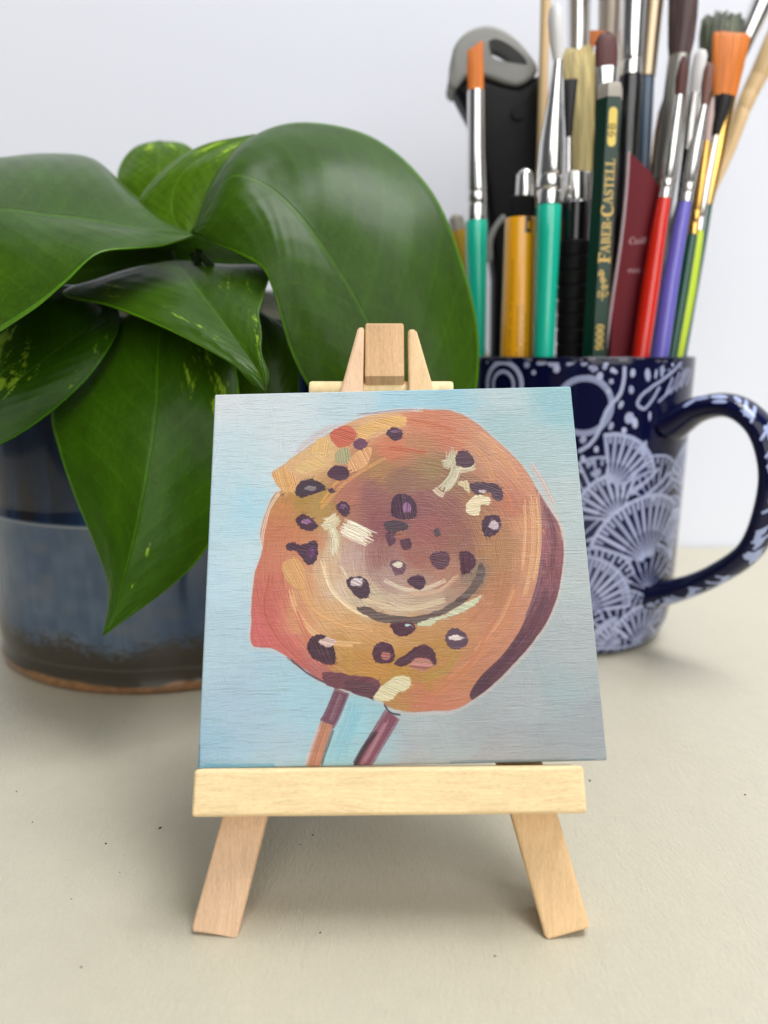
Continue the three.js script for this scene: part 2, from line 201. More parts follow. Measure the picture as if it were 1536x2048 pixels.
const artCv = canvas(PX, PX, (c) => {
  const b = bumpCv.getContext('2d'); b.fillStyle = '#707070'; b.fillRect(0, 0, PX, PX);
    for (const q of [c, b]) { q.scale(PX / 1000, PX / 1000); q.lineCap = 'round'; q.lineJoin = 'round'; }
  const field = (list, x, y, pw) => { let r = 0, g = 0, u = 0, w = 0; for (const q of list) { const k = 1 / Math.pow((q[0] - x) ** 2 + (q[1] - y) ** 2 + 60, pw); r += q[2] * k; g += q[3] * k; u += q[4] * k; w += k; } return [r / w, g / w, u / w]; };
  const path = (q, p, close) => { q.beginPath(); p.forEach((a, i) => (i ? q.lineTo(a[0], a[1]) : q.moveTo(a[0], a[1]))); if (close) q.closePath(); };
  // a stroke of many bristles, each with its own tone, length and ridge
  function stroke(pts, width, col, { jit = 12, alpha = 0.8, thick = 1, dry = 0.12 } = {}) {
    const n = Math.max(3, Math.round(width / 2.1)), line = pts.length > 2 ? smooth(pts, 14) : [pts[0], [(pts[0][0] + pts[1][0]) / 2, (pts[0][1] + pts[1][1]) / 2], pts[1]];
    if (alpha >= 0.9) { c.strokeStyle = css(col, 3, 0.95); c.lineWidth = width * 0.8; c.lineCap = 'butt'; path(c, line); c.stroke(); c.lineCap = 'round'; }
    for (let i = 0; i < n; i++) {
      const off = (i / (n - 1) - 0.5) * width + rr(-0.8, 0.8) * width / n, s = Math.floor(rnd() * line.length * dry), e = line.length - Math.floor(rnd() * line.length * dry), out = [];
      for (let k = s; k < e; k++) { const a = line[Math.max(0, k - 1)], d = line[Math.min(line.length - 1, k + 1)], l = Math.hypot(d[0] - a[0], d[1] - a[1]) || 1; out.push([line[k][0] - ((d[1] - a[1]) / l) * off + rr(-0.5, 0.5), line[k][1] + ((d[0] - a[0]) / l) * off + rr(-0.5, 0.5)]); }
      if (out.length < 2) continue;
      c.strokeStyle = css(col, jit, alpha * rr(0.6, 1)); c.lineWidth = (width / n) * rr(1.1, 2); path(c, out); c.stroke();
      const g = 112 + rr(-46, 56) * thick; b.strokeStyle = `rgba(${g},${g},${g},0.6)`; b.lineWidth = (width / n) * 0.9; path(b, out); b.stroke();
    }
  }
  function blob(poly, col, { jit = 9, thick = 1.6, dir } = {}) {
    const p = smooth(poly, poly.length * 7, true);
    let x0 = 1e9, x1 = -1e9, y0 = 1e9, y1 = -1e9; for (const q of p) { x0 = Math.min(x0, q[0]); x1 = Math.max(x1, q[0]); y0 = Math.min(y0, q[1]); y1 = Math.max(y1, q[1]); }
    const rough = p.map((q) => [q[0] + rr(-1.8, 1.8), q[1] + rr(-1.8, 1.8)]);
    for (const q of [c, b]) { q.save(); path(q, rough, true); }
    c.fillStyle = css(col, 3, 0.96); c.fill(); b.fillStyle = 'rgba(150,150,150,0.8)'; b.fill(); c.clip(); b.clip();
    const w = x1 - x0, h = y1 - y0, a = dir ?? rr(-0.6, 0.6) + (h > w ? 1.4 : 0), n = Math.ceil(Math.max(w, h) / 9) + 1, L = Math.max(w, h) * 0.75, cx = (x0 + x1) / 2, cy = (y0 + y1) / 2;
    for (let i = 0; i < n; i++) { const o = (i / n - 0.45) * Math.max(w, h) * 1.1, x = cx - Math.sin(a) * o, y = cy + Math.cos(a) * o; stroke([[x - Math.cos(a) * L, y - Math.sin(a) * L], [x + rr(-3, 3), y + rr(-3, 3)], [x + Math.cos(a) * L, y + Math.sin(a) * L]], 12, col, { jit: jit * 1.5, alpha: 0.5, thick, dry: 0.3 }); }
    for (const q of [c, b]) q.restore();
    for (let i = 0; i < n; i++) { const q = rough[Math.floor(rnd() * rough.length)], a2 = a + rr(-0.5, 0.5), l = rr(4, 11); c.strokeStyle = css(col, jit, 0.45); c.lineWidth = rr(1, 2.6); path(c, [q, [q[0] + Math.cos(a2) * l, q[1] + Math.sin(a2) * l]]); c.stroke(); }
  }
  // ground of the picture: a thin first coat, then strokes
  for (let y = 0; y < 1000; y += 10) for (let x = 0; x < 1000; x += 10) { c.fillStyle = css(field(art.bg, x, y, 1.6), 2); c.fillRect(x, y, 11, 11); }
  for (let i = 0; i < 1500; i++) {
    const x = rr(-30, 1030), y = rr(-30, 1030), a = (noise(x / 140, y / 140) - 0.5) * 1.4 + (rnd() < 0.25 ? 1.4 : 0), L = rr(18, 60), col = field(art.bg, x + rr(-25, 25), y + rr(-25, 25), 1.6);
    stroke([[x - Math.cos(a) * L, y - Math.sin(a) * L], [x, y], [x + Math.cos(a) * L, y + Math.sin(a) * L]], rr(14, 30), col, { jit: 4, alpha: 0.4, thick: 0.3, dry: 0.35 });
  }
  // strokes that lie under the disc
  for (const [col, w, pts] of art.under) { const wash = col === '#7fb9cb' || col === '#cfa79f'; stroke(pts, w, hex(col), { jit: 9, alpha: wash ? 0.4 : 0.95, dry: wash ? 0.3 : 0.03 }); }
  // the disc: strokes that run round it
  const out = smooth(art.outline, 220, true).map((q) => [q[0] + rr(-1, 1), q[1] + rr(-1, 1)]), mid = art.centre;
  c.strokeStyle = 'rgba(222,190,178,0.22)'; c.lineWidth = 18; path(c, out, true); c.stroke(); c.lineWidth = 9; c.stroke(); c.strokeStyle = 'rgba(120,80,76,0.35)'; c.lineWidth = 3; c.stroke();
  for (const q of [c, b]) { q.save(); path(q, out, true); q.clip(); }
  for (let y = 0; y < 1000; y += 8) for (let x = 0; x < 1000; x += 8) { c.fillStyle = css(field(art.disc, x, y, 2.1), 3); c.fillRect(x, y, 9, 9); }
  const around = (n, jit, wide, alpha, spread) => {
    for (let i = 0; i < n; i++) {
      const x = rr(90, 960), y = rr(30, 880), col = field(art.disc, x + rr(-spread, spread), y + rr(-spread, spread), 2.1), dx = x - mid[0], dy = y - mid[1], R = Math.hypot(dx, dy), a0 = Math.atan2(dy, dx), half = Math.min(0.5, rr(14, 42) / (R + 20)), arc = [];
      for (let k = -2; k <= 2; k++) arc.push([mid[0] + Math.cos(a0 + half * k / 2) * (R + rr(-1, 1)), mid[1] + Math.sin(a0 + half * k / 2) * (R + rr(-1, 1))]);
      stroke(arc, rr(wide * 0.6, wide * 1.3), col, { jit, alpha, thick: 0.55, dry: 0.3 });
    }
  };
  around(1100, 6, 24, 0.55, 7); around(500, 9, 10, 0.35, 10);
  { const rp = smooth(art.rim, 120, true); for (const q of [c, b]) { q.save(); path(q, rp, true); q.clip(); }
    for (let i = 0; i < 620; i++) { const p0 = rp[Math.floor(rnd() * rp.length)], x = p0[0] + rr(-34, 34), y = p0[1] + rr(-30, 30), col = field(art.rimTones, x + rr(-14, 14), y + rr(-14, 14), 2), a = Math.atan2(y - mid[1], x - mid[0]) + 1.571 + rr(-0.15, 0.15), L = rr(14, 44); stroke([[x - Math.cos(a) * L, y - Math.sin(a) * L], [x + rr(-2, 2), y + rr(-2, 2)], [x + Math.cos(a) * L, y + Math.sin(a) * L]], rr(8, 20), col, { jit: 9, alpha: 0.6, thick: 0.6, dry: 0.3 }); }
    for (const q of [c, b]) q.restore(); }
  for (const q of [c, b]) q.restore();
  const pale = (c) => c[0] + c[1] + c[2] > 560;
  for (const [col, w, pts] of art.strokes) if (!(w > 12 && pale(hex(col)))) stroke(pts, w, hex(col), { jit: 10, alpha: 0.75, thick: 0.7, dry: 0.12 });
  for (const [col, ...poly] of art.blobs) blob(poly, hex(col), { jit: 12, thick: 1.3 });
  for (const [col, w, pts] of art.strokes) if (w > 12 && pale(hex(col))) for (let k = 0; k < 4; k++) { const sx = rr(-w, w) * 0.16, sy = rr(-w, w) * 0.16; stroke(pts.map((q) => [q[0] + sx + rr(-4, 4), q[1] + sy + rr(-4, 4)]), w * rr(0.45, 0.8), hex(col), { jit: 18, alpha: 0.88, thick: 2, dry: 0.32 }); }
  for (const [col, poly, hi] of art.dots) { blob(poly, hex(col), { jit: 9, thick: 0.7 }); if (hi) { const e = []; for (let k = 0; k < 9; k++) { const a = k / 9 * 6.283; e.push([hi[1] + Math.cos(a) * hi[3] * rr(0.8, 1.15), hi[2] + Math.sin(a) * hi[4] * rr(0.8, 1.15)]); } blob(e, hex(hi[0]), { jit: 20, thick: 2 }); } }
  // the grain of the panel shows through the thin paint
  for (let i = 0; i < 5200; i++) {
    const y = rr(0, 1000), x = rr(-60, 1000), L = rr(12, 60), q = [[x, y], [x + L / 2, y + rr(-1.6, 1.6)], [x + L, y + rr(-1.5, 1.5)]], up = rnd() < 0.5;
    c.strokeStyle = up ? `rgba(240,238,230,${rr(0.03, 0.12)})` : `rgba(40,34,44,${rr(0.03, 0.11)})`; c.lineWidth = rr(0.5, 1.3); path(c, q); c.stroke();
    b.strokeStyle = up ? 'rgba(190,190,190,0.3)' : 'rgba(50,50,50,0.35)'; b.lineWidth = rr(0.7, 1.5); path(b, q); b.stroke();
  }
});
{
  const s = 76.2, g = new RoundedBoxGeometry(s, s, 3.9, 3, 0.35), p = g.attributes.position, uv = new Float32Array(p.count * 2);
  for (let i = 0; i < p.count; i++) { uv[2 * i] = p.getX(i) / s + 0.5; uv[2 * i + 1] = p.getY(i) / s + 0.5; }
  g.setAttribute('uv', new THREE.BufferAttribute(uv, 2));
  g.translate(0, 0, -1.95).applyMatrix4(new THREE.Matrix4().makeRotationFromEuler(new THREE.Euler(-28.46 * Math.PI / 180, -0.67 * Math.PI / 180, 1.487 * Math.PI / 180, 'YXZ')).setPosition(2.62, 61.81, -148.19));
  const m = phys({ color: 0xf2f2f2, map: texture(artCv), bumpMap: texture(bumpCv, false), bumpScale: 0.0004, roughness: 0.44, specularIntensity: 0.7, clearcoat: 0.12, clearcoatRoughness: 0.35 });
  const o = [2.6, 25, -130], mesh = new THREE.Mesh(g.translate(-o[0], -o[1], -o[2]).scale(S, S, S), m);
  mesh.name = 'painting'; mesh.position.set(o[0] * S, o[1] * S, o[2] * S); mesh.castShadow = mesh.receiveShadow = true;
  mesh.userData = { label: 'small square painting of an orange spotted disc on two sticks, resting on the easel', category: 'painting' }; scene.add(mesh);
}

// ---- the mug
const mug = {"lines":[[2.4,[82.4,98.0],[82.4,93.9],[83.9,89.8],[88.2,86.2],[90.1,83.6],[92.1,78.9],[95.4,74.7],[100.4,72.0]],[2.0,[45.9,100.9],[55.1,96.8],[61.6,94.3],[68.2,91.8],[73.3,89.2],[74.7,86.7],[71.0,85.3],[66.8,88.1],[63.3,91.7]],[1.6,[62.7,87.5],[54.1,91.5]],[1.6,[58.6,89.5],[54.7,94.7]],[1.6,[55.1,90.0],[49.6,96.2]],[1.6,[51.3,90.9],[44.9,97.2]],[1.6,[47.0,91.9],[41.2,97.7]],[1.6,[41.6,92.3],[37.5,97.1]],[1.6,[62.3,95.6],[62.2,98.4]],[2.2,[79.5,60.2],[68.0,67.9]],[2.2,[74.1,57.9],[59.3,65.4]],[2.2,[68.4,56.0],[50.0,63.7]],[2.2,[61.2,55.5],[46.2,61.1]],[2.2,[68.8,74.4],[70.3,71.2]],[2.2,[85.7,3.6],[67.8,3.0],[52.8,3.3]]],"dots":[[93.4,95.5,1.9047619047619047,2.380952380952381],[88.1,93.9,1.4285714285714286,1.4285714285714286],[86.9,97.0,1.9047619047619047,1.1428571428571428],[89.0,90.9,1.4285714285714286,1.4285714285714286],[78.3,96.5,1.6190476190476188,2.380952380952381],[78.4,91.3,1.6190476190476188,2.380952380952381],[82.9,86.7,1.4285714285714286,2.380952380952381],[86.9,80.0,1.4285714285714286,2.380952380952381],[88.8,75.8,1.2380952380952381,1.6190476190476188],[99.2,75.7,1.9047619047619047,2.380952380952381],[80.5,78.6,1.7142857142857142,1.7142857142857142],[93.0,72.6,1.4285714285714286,1.9047619047619047],[98.7,69.4,1.4285714285714286,2.380952380952381],[94.9,68.3,1.4285714285714286,1.9047619047619047],[99.2,65.6,1.9047619047619047,1.4285714285714286],[93.1,64.6,2.380952380952381,1.7142857142857142],[91.3,65.2,1.4285714285714286,2.380952380952381],[70.5,95.9,1.9047619047619047,3.8095238095238093],[65.9,96.1,0.9523809523809523,2.857142857142857],[78.4,82.5,2.857142857142857,3.333333333333333],[75.4,80.9,1.9047619047619047,3.333333333333333],[67.5,82.9,0.9523809523809523,2.857142857142857],[96.5,98.0,2.857142857142857,1.4285714285714286],[91.5,98.3,1.4285714285714286,1.4285714285714286],[55.5,98.9,1.1904761904761905,1.1904761904761905],[51.9,100.4,0.9523809523809523,1.1904761904761905],[57.6,97.3,0.9523809523809523,0.9523809523809523],[48.5,98.0,0.9523809523809523,0.9523809523809523],[118.7,100.0,4.285714285714286,1.9047619047619047],[114.1,99.5,3.333333333333333,2.380952380952381],[150.7,99.8,0.9523809523809523,1.4285714285714286],[145.8,100.2,0.9523809523809523,1.4285714285714286],[134.2,100.2,1.4285714285714286,0.9523809523809523],[126.6,98.9,1.9047619047619047,1.9047619047619047],[123.1,96.5,1.4285714285714286,1.4285714285714286],[118.2,100.0,2.380952380952381,1.1428571428571428],[106.3,99.7,2.857142857142857,1.4285714285714286],[100.6,99.4,1.9047619047619047,1.4285714285714286],[96.6,97.7,1.4285714285714286,1.9047619047619047],[91.0,99.4,1.4285714285714286,1.9047619047619047],[87.9,97.4,1.4285714285714286,1.4285714285714286],[112.5,97.7,1.9047619047619047,2.380952380952381]],"fans":[[85.1,60.3,17,-10,72,7],[61.3,33.8,23,-72,38,11],[80.1,49.8,15,-88,20,8],[97.2,18.2,19,2,86,8],[59.2,3.1,15.5,-56,44,7],[40.0,30.8,19,-26,14,5],[73.6,3.6,12,-86,-14,6],[29.3,57.2,15,-70,0,6]],"rings":[[99.6,86.3,8.6,1.9],[139.6,92.2,7.4,1.6],[139.6,92.2,4.4,1.2]]};
const MX = 69.6, MZ = -283, MR = 40, MH = 101.5;
{
  const W = 2048, Hh = 800, pale = '#9fabcf', navy = '#0a0e32';
  const draw = (c, w, h, isBump) => {
    c.fillStyle = isBump ? '#606060' : navy; c.fillRect(0, 0, w, h);
    const X = (a) => (a / 360) * w, Y = (y) => h - (y / MH) * h, kx = w / (2 * Math.PI * MR), ky = h / MH, ink = (a = 1) => (isBump ? 'rgba(200,200,200,1)' : `rgba(${ik = 158 + rr(-16, 20)},${ik + 8},${ik + 40},${a})`);
    c.lineCap = 'round'; let ik = 0;
    const wob = (pts, wd) => { for (let k = 0; k < 2; k++) { c.strokeStyle = ink(0.9); c.lineWidth = wd * kx * (k ? 0.7 : 0.9); c.beginPath(); pts.forEach((q, i) => { const x = q[0] + rr(-0.7, 0.7), y = q[1] + rr(-0.7, 0.7); i ? c.lineTo(x, y) : c.moveTo(x, y); }); c.stroke(); } };
    const fan = (a, y, r, a0, a1, n, lw = 1) => {
      const x0 = X(a), y0 = Y(y), px = (t, q) => [x0 - Math.sin(t * Math.PI / 180) * q * kx, y0 - Math.cos(t * Math.PI / 180) * q * ky];
      c.save(); c.beginPath(); c.moveTo(x0, y0); for (let k = 0; k <= 20; k++) c.lineTo(...px(a0 + (a1 - a0) * k / 20, r)); c.closePath(); c.fillStyle = isBump ? '#606060' : '#10153e'; c.fill(); c.restore();
      const arc = []; for (let k = 0; k <= 20; k++) arc.push(px(a0 + (a1 - a0) * k / 20, r)); wob(arc, 1.5 * lw);
      for (let k = 0; k <= n; k++) { const t = a0 + (a1 - a0) * k / n; wob([px(t, r * 0.1), px(t, r * 0.5), px(t, r)], 0.8 * lw); wob([px(t, r * 0.5), px(t, r * 0.8), px(t, r * 0.98)], 1.45 * lw); if (k < n) { const t2 = a0 + (a1 - a0) * (k + 0.5) / n; wob([px(t2, r * 0.86), px(t2, r * 0.97)], 1.1); } }
    };
    // the far side carries the same fans, row over row
    for (let y = 54, k = 0; y > -8; y -= 15, k++) for (let a = (k % 2 ? 15 : 0); a < 360; a += 30) fan(a, y, 16, -64, 64, 7, 0.62);
    for (let i = 0; i < 160; i++) { const a = 165 + rr(0, 215); c.fillStyle = ink(); c.beginPath(); c.ellipse(X(a % 360), Y(rr(80, 97)), rr(0.6, 1.6) * kx, rr(0.8, 2) * ky, rr(-0.6, 0.6), 0, 7); c.fill(); }
    for (const [a, y, r, a0, a1, n] of mug.fans.slice().reverse()) fan(a, y, r, a0, a1, n);
    for (const [a, y, r, wd] of mug.rings) { c.strokeStyle = ink(); c.lineWidth = wd * kx; c.beginPath(); c.ellipse(X(a), Y(y), r * kx, r * ky, 0, 0, 7); c.stroke(); }
    for (const [wd, ...pts] of mug.lines) wob(smooth(pts.map((q) => [X(q[0]), Y(q[1])]), 30), wd * 0.62);
    for (const [a, y, rx, ry] of mug.dots) { c.fillStyle = ink(); c.beginPath(); c.ellipse(X(a), Y(y), rx * 0.55 * kx, ry * 0.55 * ky, rr(-0.5, 0.5), 0, 7); c.fill(); }
    c.fillStyle = isBump ? '#606060' : '#0a0d28'; c.fillRect(0, 0, w, 1.8 * ky);
    if (!isBump) for (let i = 0; i < 46; i++) { c.fillStyle = 'rgba(170,160,150,0.55)'; c.fillRect(rr(0, w), rr(0.2, 1.2) * ky, rr(3, 26), rr(3, 7)); }
  };
  const map = texture(canvas(W, Hh, (c, w, h) => draw(c, w, h, false))), bump = texture(canvas(1024, 400, (c, w, h) => draw(c, w, h, true)), false);
  const glaze = phys({ map, bumpMap: bump, bumpScale: 0.0003, roughness: 0.1, specularIntensity: 0.6 });
  const plain = phys({ color: 0x0c1038, roughness: 0.1, specularIntensity: 0.6 });
  const t = thing('mug', 'navy blue mug with white fan pattern holding the paint brushes', 'mug', [MX, 0, MZ]);
  // outer wall: uv v follows the height, u the angle from the handle side round to the viewer
  const prof = [[33.4, 0.6], [34.4, 1.6], [35.8, 4], [37.2, 7.5], [38, 12], [38.5, 18], [38.8, 26], [39.4, 60], [40, 99], [39.95, 101], [39.4, 101.4]], seg = 96, pos = [], uv = [], idx = [];
  prof.forEach(([r, y], i) => { for (let j = 0; j <= seg; j++) { const a = (j / seg) * 2 * Math.PI; pos.push(MX + Math.cos(a) * r, y, MZ + Math.sin(a) * r); uv.push(j / seg, y / MH); } });
  for (let i = 0; i + 1 < prof.length; i++) for (let j = 0; j < seg; j++) { const a = i * (seg + 1) + j, b = a + seg + 1; idx.push(a, b, a + 1, a + 1, b, b + 1); }
  const wall = new THREE.BufferGeometry(); wall.setAttribute('position', new THREE.Float32BufferAttribute(pos, 3)); wall.setAttribute('uv', new THREE.Float32BufferAttribute(uv, 2)); wall.setIndex(idx); wall.computeVertexNormals();
  const body = part('body', wall, glaze, t);
  const inner = new THREE.LatheGeometry([[39.4, 101.4], [38, 101.3], [37.2, 99.8], [36.9, 60], [35.4, 12], [32, 6.4], [0.01, 6]].map((q) => new THREE.Vector2(q[0], q[1])), 72).translate(MX, 0, MZ);
  part('lining', inner, plain, t);
  part('foot', new THREE.LatheGeometry([[0.01, 1.2], [29, 1.2], [30.5, 0], [32.4, 0], [33.4, 0.6]].map((q) => new THREE.Vector2(q[0], q[1])), 72).translate(MX, 0, MZ), plain, t);
  // strap handle turned towards the viewer
  const az = 50 * Math.PI / 180, path = new THREE.CatmullRomCurve3([[39.1,79.4],[48.1,85.2],[58.5,86.7],[67.1,81.5],[72.3,70.0],[72.5,57.8],[68.5,43.3],[58.6,33.0],[46.8,25.0],[34.6,19.5]].map((q) => new THREE.Vector3(MX + Math.cos(az) * q[0], q[1], MZ + Math.sin(az) * q[0]))), N = new THREE.Vector3(-Math.sin(az), 0, Math.cos(az));
  const hp = [], hu = [], hi = [], n = 60, m = 20;
  for (let i = 0; i <= n; i++) {
    const q = path.getPointAt(i / n), tg = path.getTangentAt(i / n), nor = new THREE.Vector3().crossVectors(tg, N).normalize(), e = Math.abs(i / n - 0.5) * 2, flare = 1 + 0.5 * Math.pow(e, 6);
    for (let j = 0; j <= m; j++) { const a = (j / m) * 2 * Math.PI; const v = q.clone().addScaledVector(nor, Math.cos(a) * 3.6 * flare).addScaledVector(N, Math.sin(a) * 6.2 * flare); hp.push(v.x, v.y, v.z); hu.push(i / n, j / m); }
  }
  for (let i = 0; i < n; i++) for (let j = 0; j < m; j++) { const a = i * (m + 1) + j, b = a + m + 1; hi.push(a, b, a + 1, a + 1, b, b + 1); }
  const hmap = texture(canvas(1024, 256, (c, w, h) => {
    c.fillStyle = navy; c.fillRect(0, 0, w, h);
    for (let i = 0; i < 44; i++) { const x = rr(0.1, 0.96) * w, y = rr(0.53, 0.69) * h; c.fillStyle = pale; c.beginPath(); c.ellipse(x, y, rr(7, 24), rr(4, 10), rr(-0.7, 0.7), 0, 7); c.fill(); }
    for (let i = 0; i < 14; i++) { const x = rr(0.2, 0.9) * w; c.strokeStyle = pale; c.lineWidth = 8; c.lineCap = 'round'; c.beginPath(); c.moveTo(x, 0.54 * h); c.quadraticCurveTo(x + 14, 0.6 * h, x + 30, 0.7 * h); c.stroke(); }
  }));
  part('handle', finish(hp, hu, hi, 0), phys({ map: hmap, roughness: 0.1, specularIntensity: 0.6 }), t);
}

// ---- brushes, pens and sticks in the mug
const hairMap = (base, amp) => texture(canvas(256, 128, (c, w, h) => { const d = c.createImageData(w, h); for (let y = 0; y < h; y++) for (let x = 0; x < w; x++) { const k = 1 + amp * (noise(x / 1.5, y / 32, 170, 4) - 0.5) + amp * 0.6 * (noise(x / 6, y / 64, 42, 2) - 0.5); d.data.set([base[0] * k, base[1] * k, base[2] * k, 255], (y * w + x) * 4); } c.putImageData(d, 0, 0); }));
const hair = (base, amp = 0.5, rough = 0.55) => { const m = hairMap(base, amp); m.repeat.set(2, 1 / 30); return std({ map: m, roughness: rough }); };
const paint = (c, r = 0.22) => phys({ color: new THREE.Color(c), roughness: r, clearcoat: 0.4, clearcoatRoughness: 0.1 });
const metal = (r, g, b, rough) => std({ color: new THREE.Color().setRGB(r, g, b), metalness: 1, roughness: rough });
const bambooT = texture(canvas(64, 256, (c, w, h) => { for (let x = 0; x < w; x++) { c.fillStyle = css([214, 184, 136], 16); c.fillRect(x, 0, 1, h); } })); bambooT.repeat.set(2, 1 / 60);
const GOLD = '#d9b25c';
const pencilMap = texture(canvas(768, 2048, (c, w, h) => {
  c.fillStyle = '#0d3527'; c.fillRect(0, 0, w, h);
  // u 0.75 faces the viewer; v runs from the foot up, 200 mm over the canvas; across the facet the canvas is three times finer
  c.translate(w * 0.75, h); c.rotate(-Math.PI / 2); c.scale(1, 3); c.fillStyle = GOLD; c.textBaseline = 'middle'; c.textAlign = 'left'; const mm = h / 200;
  c.font = `bold ${5.6 * mm}px serif`; c.fillText('F', 120.5 * mm, 0); c.fillText('C', 133.9 * mm, 0);
  c.font = `bold ${4.2 * mm}px serif`; c.fillText('ABER-', 123.7 * mm, 0.06 * mm, 10.2 * mm); c.fillText('ASTELL', 137.7 * mm, 0.06 * mm, 13 * mm);
  c.font = `bold ${3.6 * mm}px serif`; c.fillText('GERMANY', 76 * mm, 0, 14.5 * mm); c.fillText('9000', 94.5 * mm, 0, 11 * mm);
  c.lineWidth = 3; c.strokeStyle = GOLD; for (let k = 0; k < 8; k++) { c.beginPath(); c.ellipse((111.5 + (k % 4) * 2.1) * mm, ((k * 5) % 7 - 3) * 3.6, 9, 5, k, 0, 7); c.stroke(); } c.fillRect(109.5 * mm, -1.5, 8.5 * mm, 3);
  c.fillStyle = '#e6c95e'; c.beginPath(); c.roundRect(154 * mm, -14, 11 * mm, 28, 14); c.fill(); c.fillStyle = '#7d6a2c'; c.font = `bold ${3.4 * mm}px sans-serif`; c.fillText('9B', 156.6 * mm, 0);
})); pencilMap.repeat.set(1, 1 / 200);
const yellowMap = texture(canvas(512, 1024, (c, w, h) => {
  c.fillStyle = '#e3a00c'; c.fillRect(0, 0, w, h); c.save(); c.translate(w * 0.75, h); c.rotate(-Math.PI / 2); const mm = h / 150;
  c.fillStyle = '#6b5a3c'; c.font = `${2.6 * mm}px sans-serif`;
  for (const [y, a, s] of [[-44, 92, 'ink refill no. 20 permanent'], [-8, 84, 'light fast, waterproof'], [14, 84, 'shake well before use'], [34, 88, 'drawing marker']]) c.fillText(s, a * mm, y, 34 * mm);
  c.fillStyle = '#4a3c26'; c.fillRect(131 * mm, 10, 5 * mm, 40); c.fillStyle = '#e3a00c'; c.font = `bold ${4 * mm}px sans-serif`; c.fillText('B', 132 * mm, 42);
  c.restore();
})); yellowMap.repeat.set(1, 1 / 150);
const M = {
  turq: paint('#12b79a'), blackp: paint('#0c0d10', 0.2), redp: paint('#d5210b'), violetp: paint('#6a63c4'), greenp: paint('#0c4a38'), limep: paint('#c2dd08'), bluep: paint('#3c5166', 0.4), olivep: paint('#4b4a3e', 0.35), woodp: paint('#7c5a3a', 0.5), yellowp: paint('#c79a1c', 0.35),
  steel: metal(0.78, 0.77, 0.74, 0.2), dullm: metal(0.32, 0.31, 0.28, 0.42), bronze: metal(0.48, 0.38, 0.26, 0.36), taupe: metal(0.42, 0.36, 0.3, 0.45), gold: metal(0.85, 0.5, 0.13, 0.22), copper: metal(0.5, 0.3, 0.14, 0.4), greycap: paint('#a39c90', 0.5),
  rubber: phys({ color: 0x0a0b0c, roughness: 0.6, specularIntensity: 0.4 }), bamboo: std({ map: bambooT, roughness: 0.5 }), pencil: phys({ map: pencilMap, roughness: 0.25, specularIntensity: 0.7 }), yellowpen: phys({ map: yellowMap, roughness: 0.25, clearcoat: 0.4, clearcoatRoughness: 0.1 }),
  orangeh: hair([206, 112, 26], 0.35), whiteh: hair([214, 212, 212], 0.12), brownh: hair([110, 74, 50]), creamh: hair([196, 178, 120], 0.5), blackh: hair([18, 17, 18], 0.6), maroonh: hair([84, 40, 38], 0.4), dbrownh: hair([74, 56, 54], 0.8), amberh: hair([150, 92, 26], 0.4), mauveh: hair([122, 84, 74], 0.3), pinkh: hair([196, 172, 168], 0.2), greyh: hair([86, 92, 76], 0.9),
};
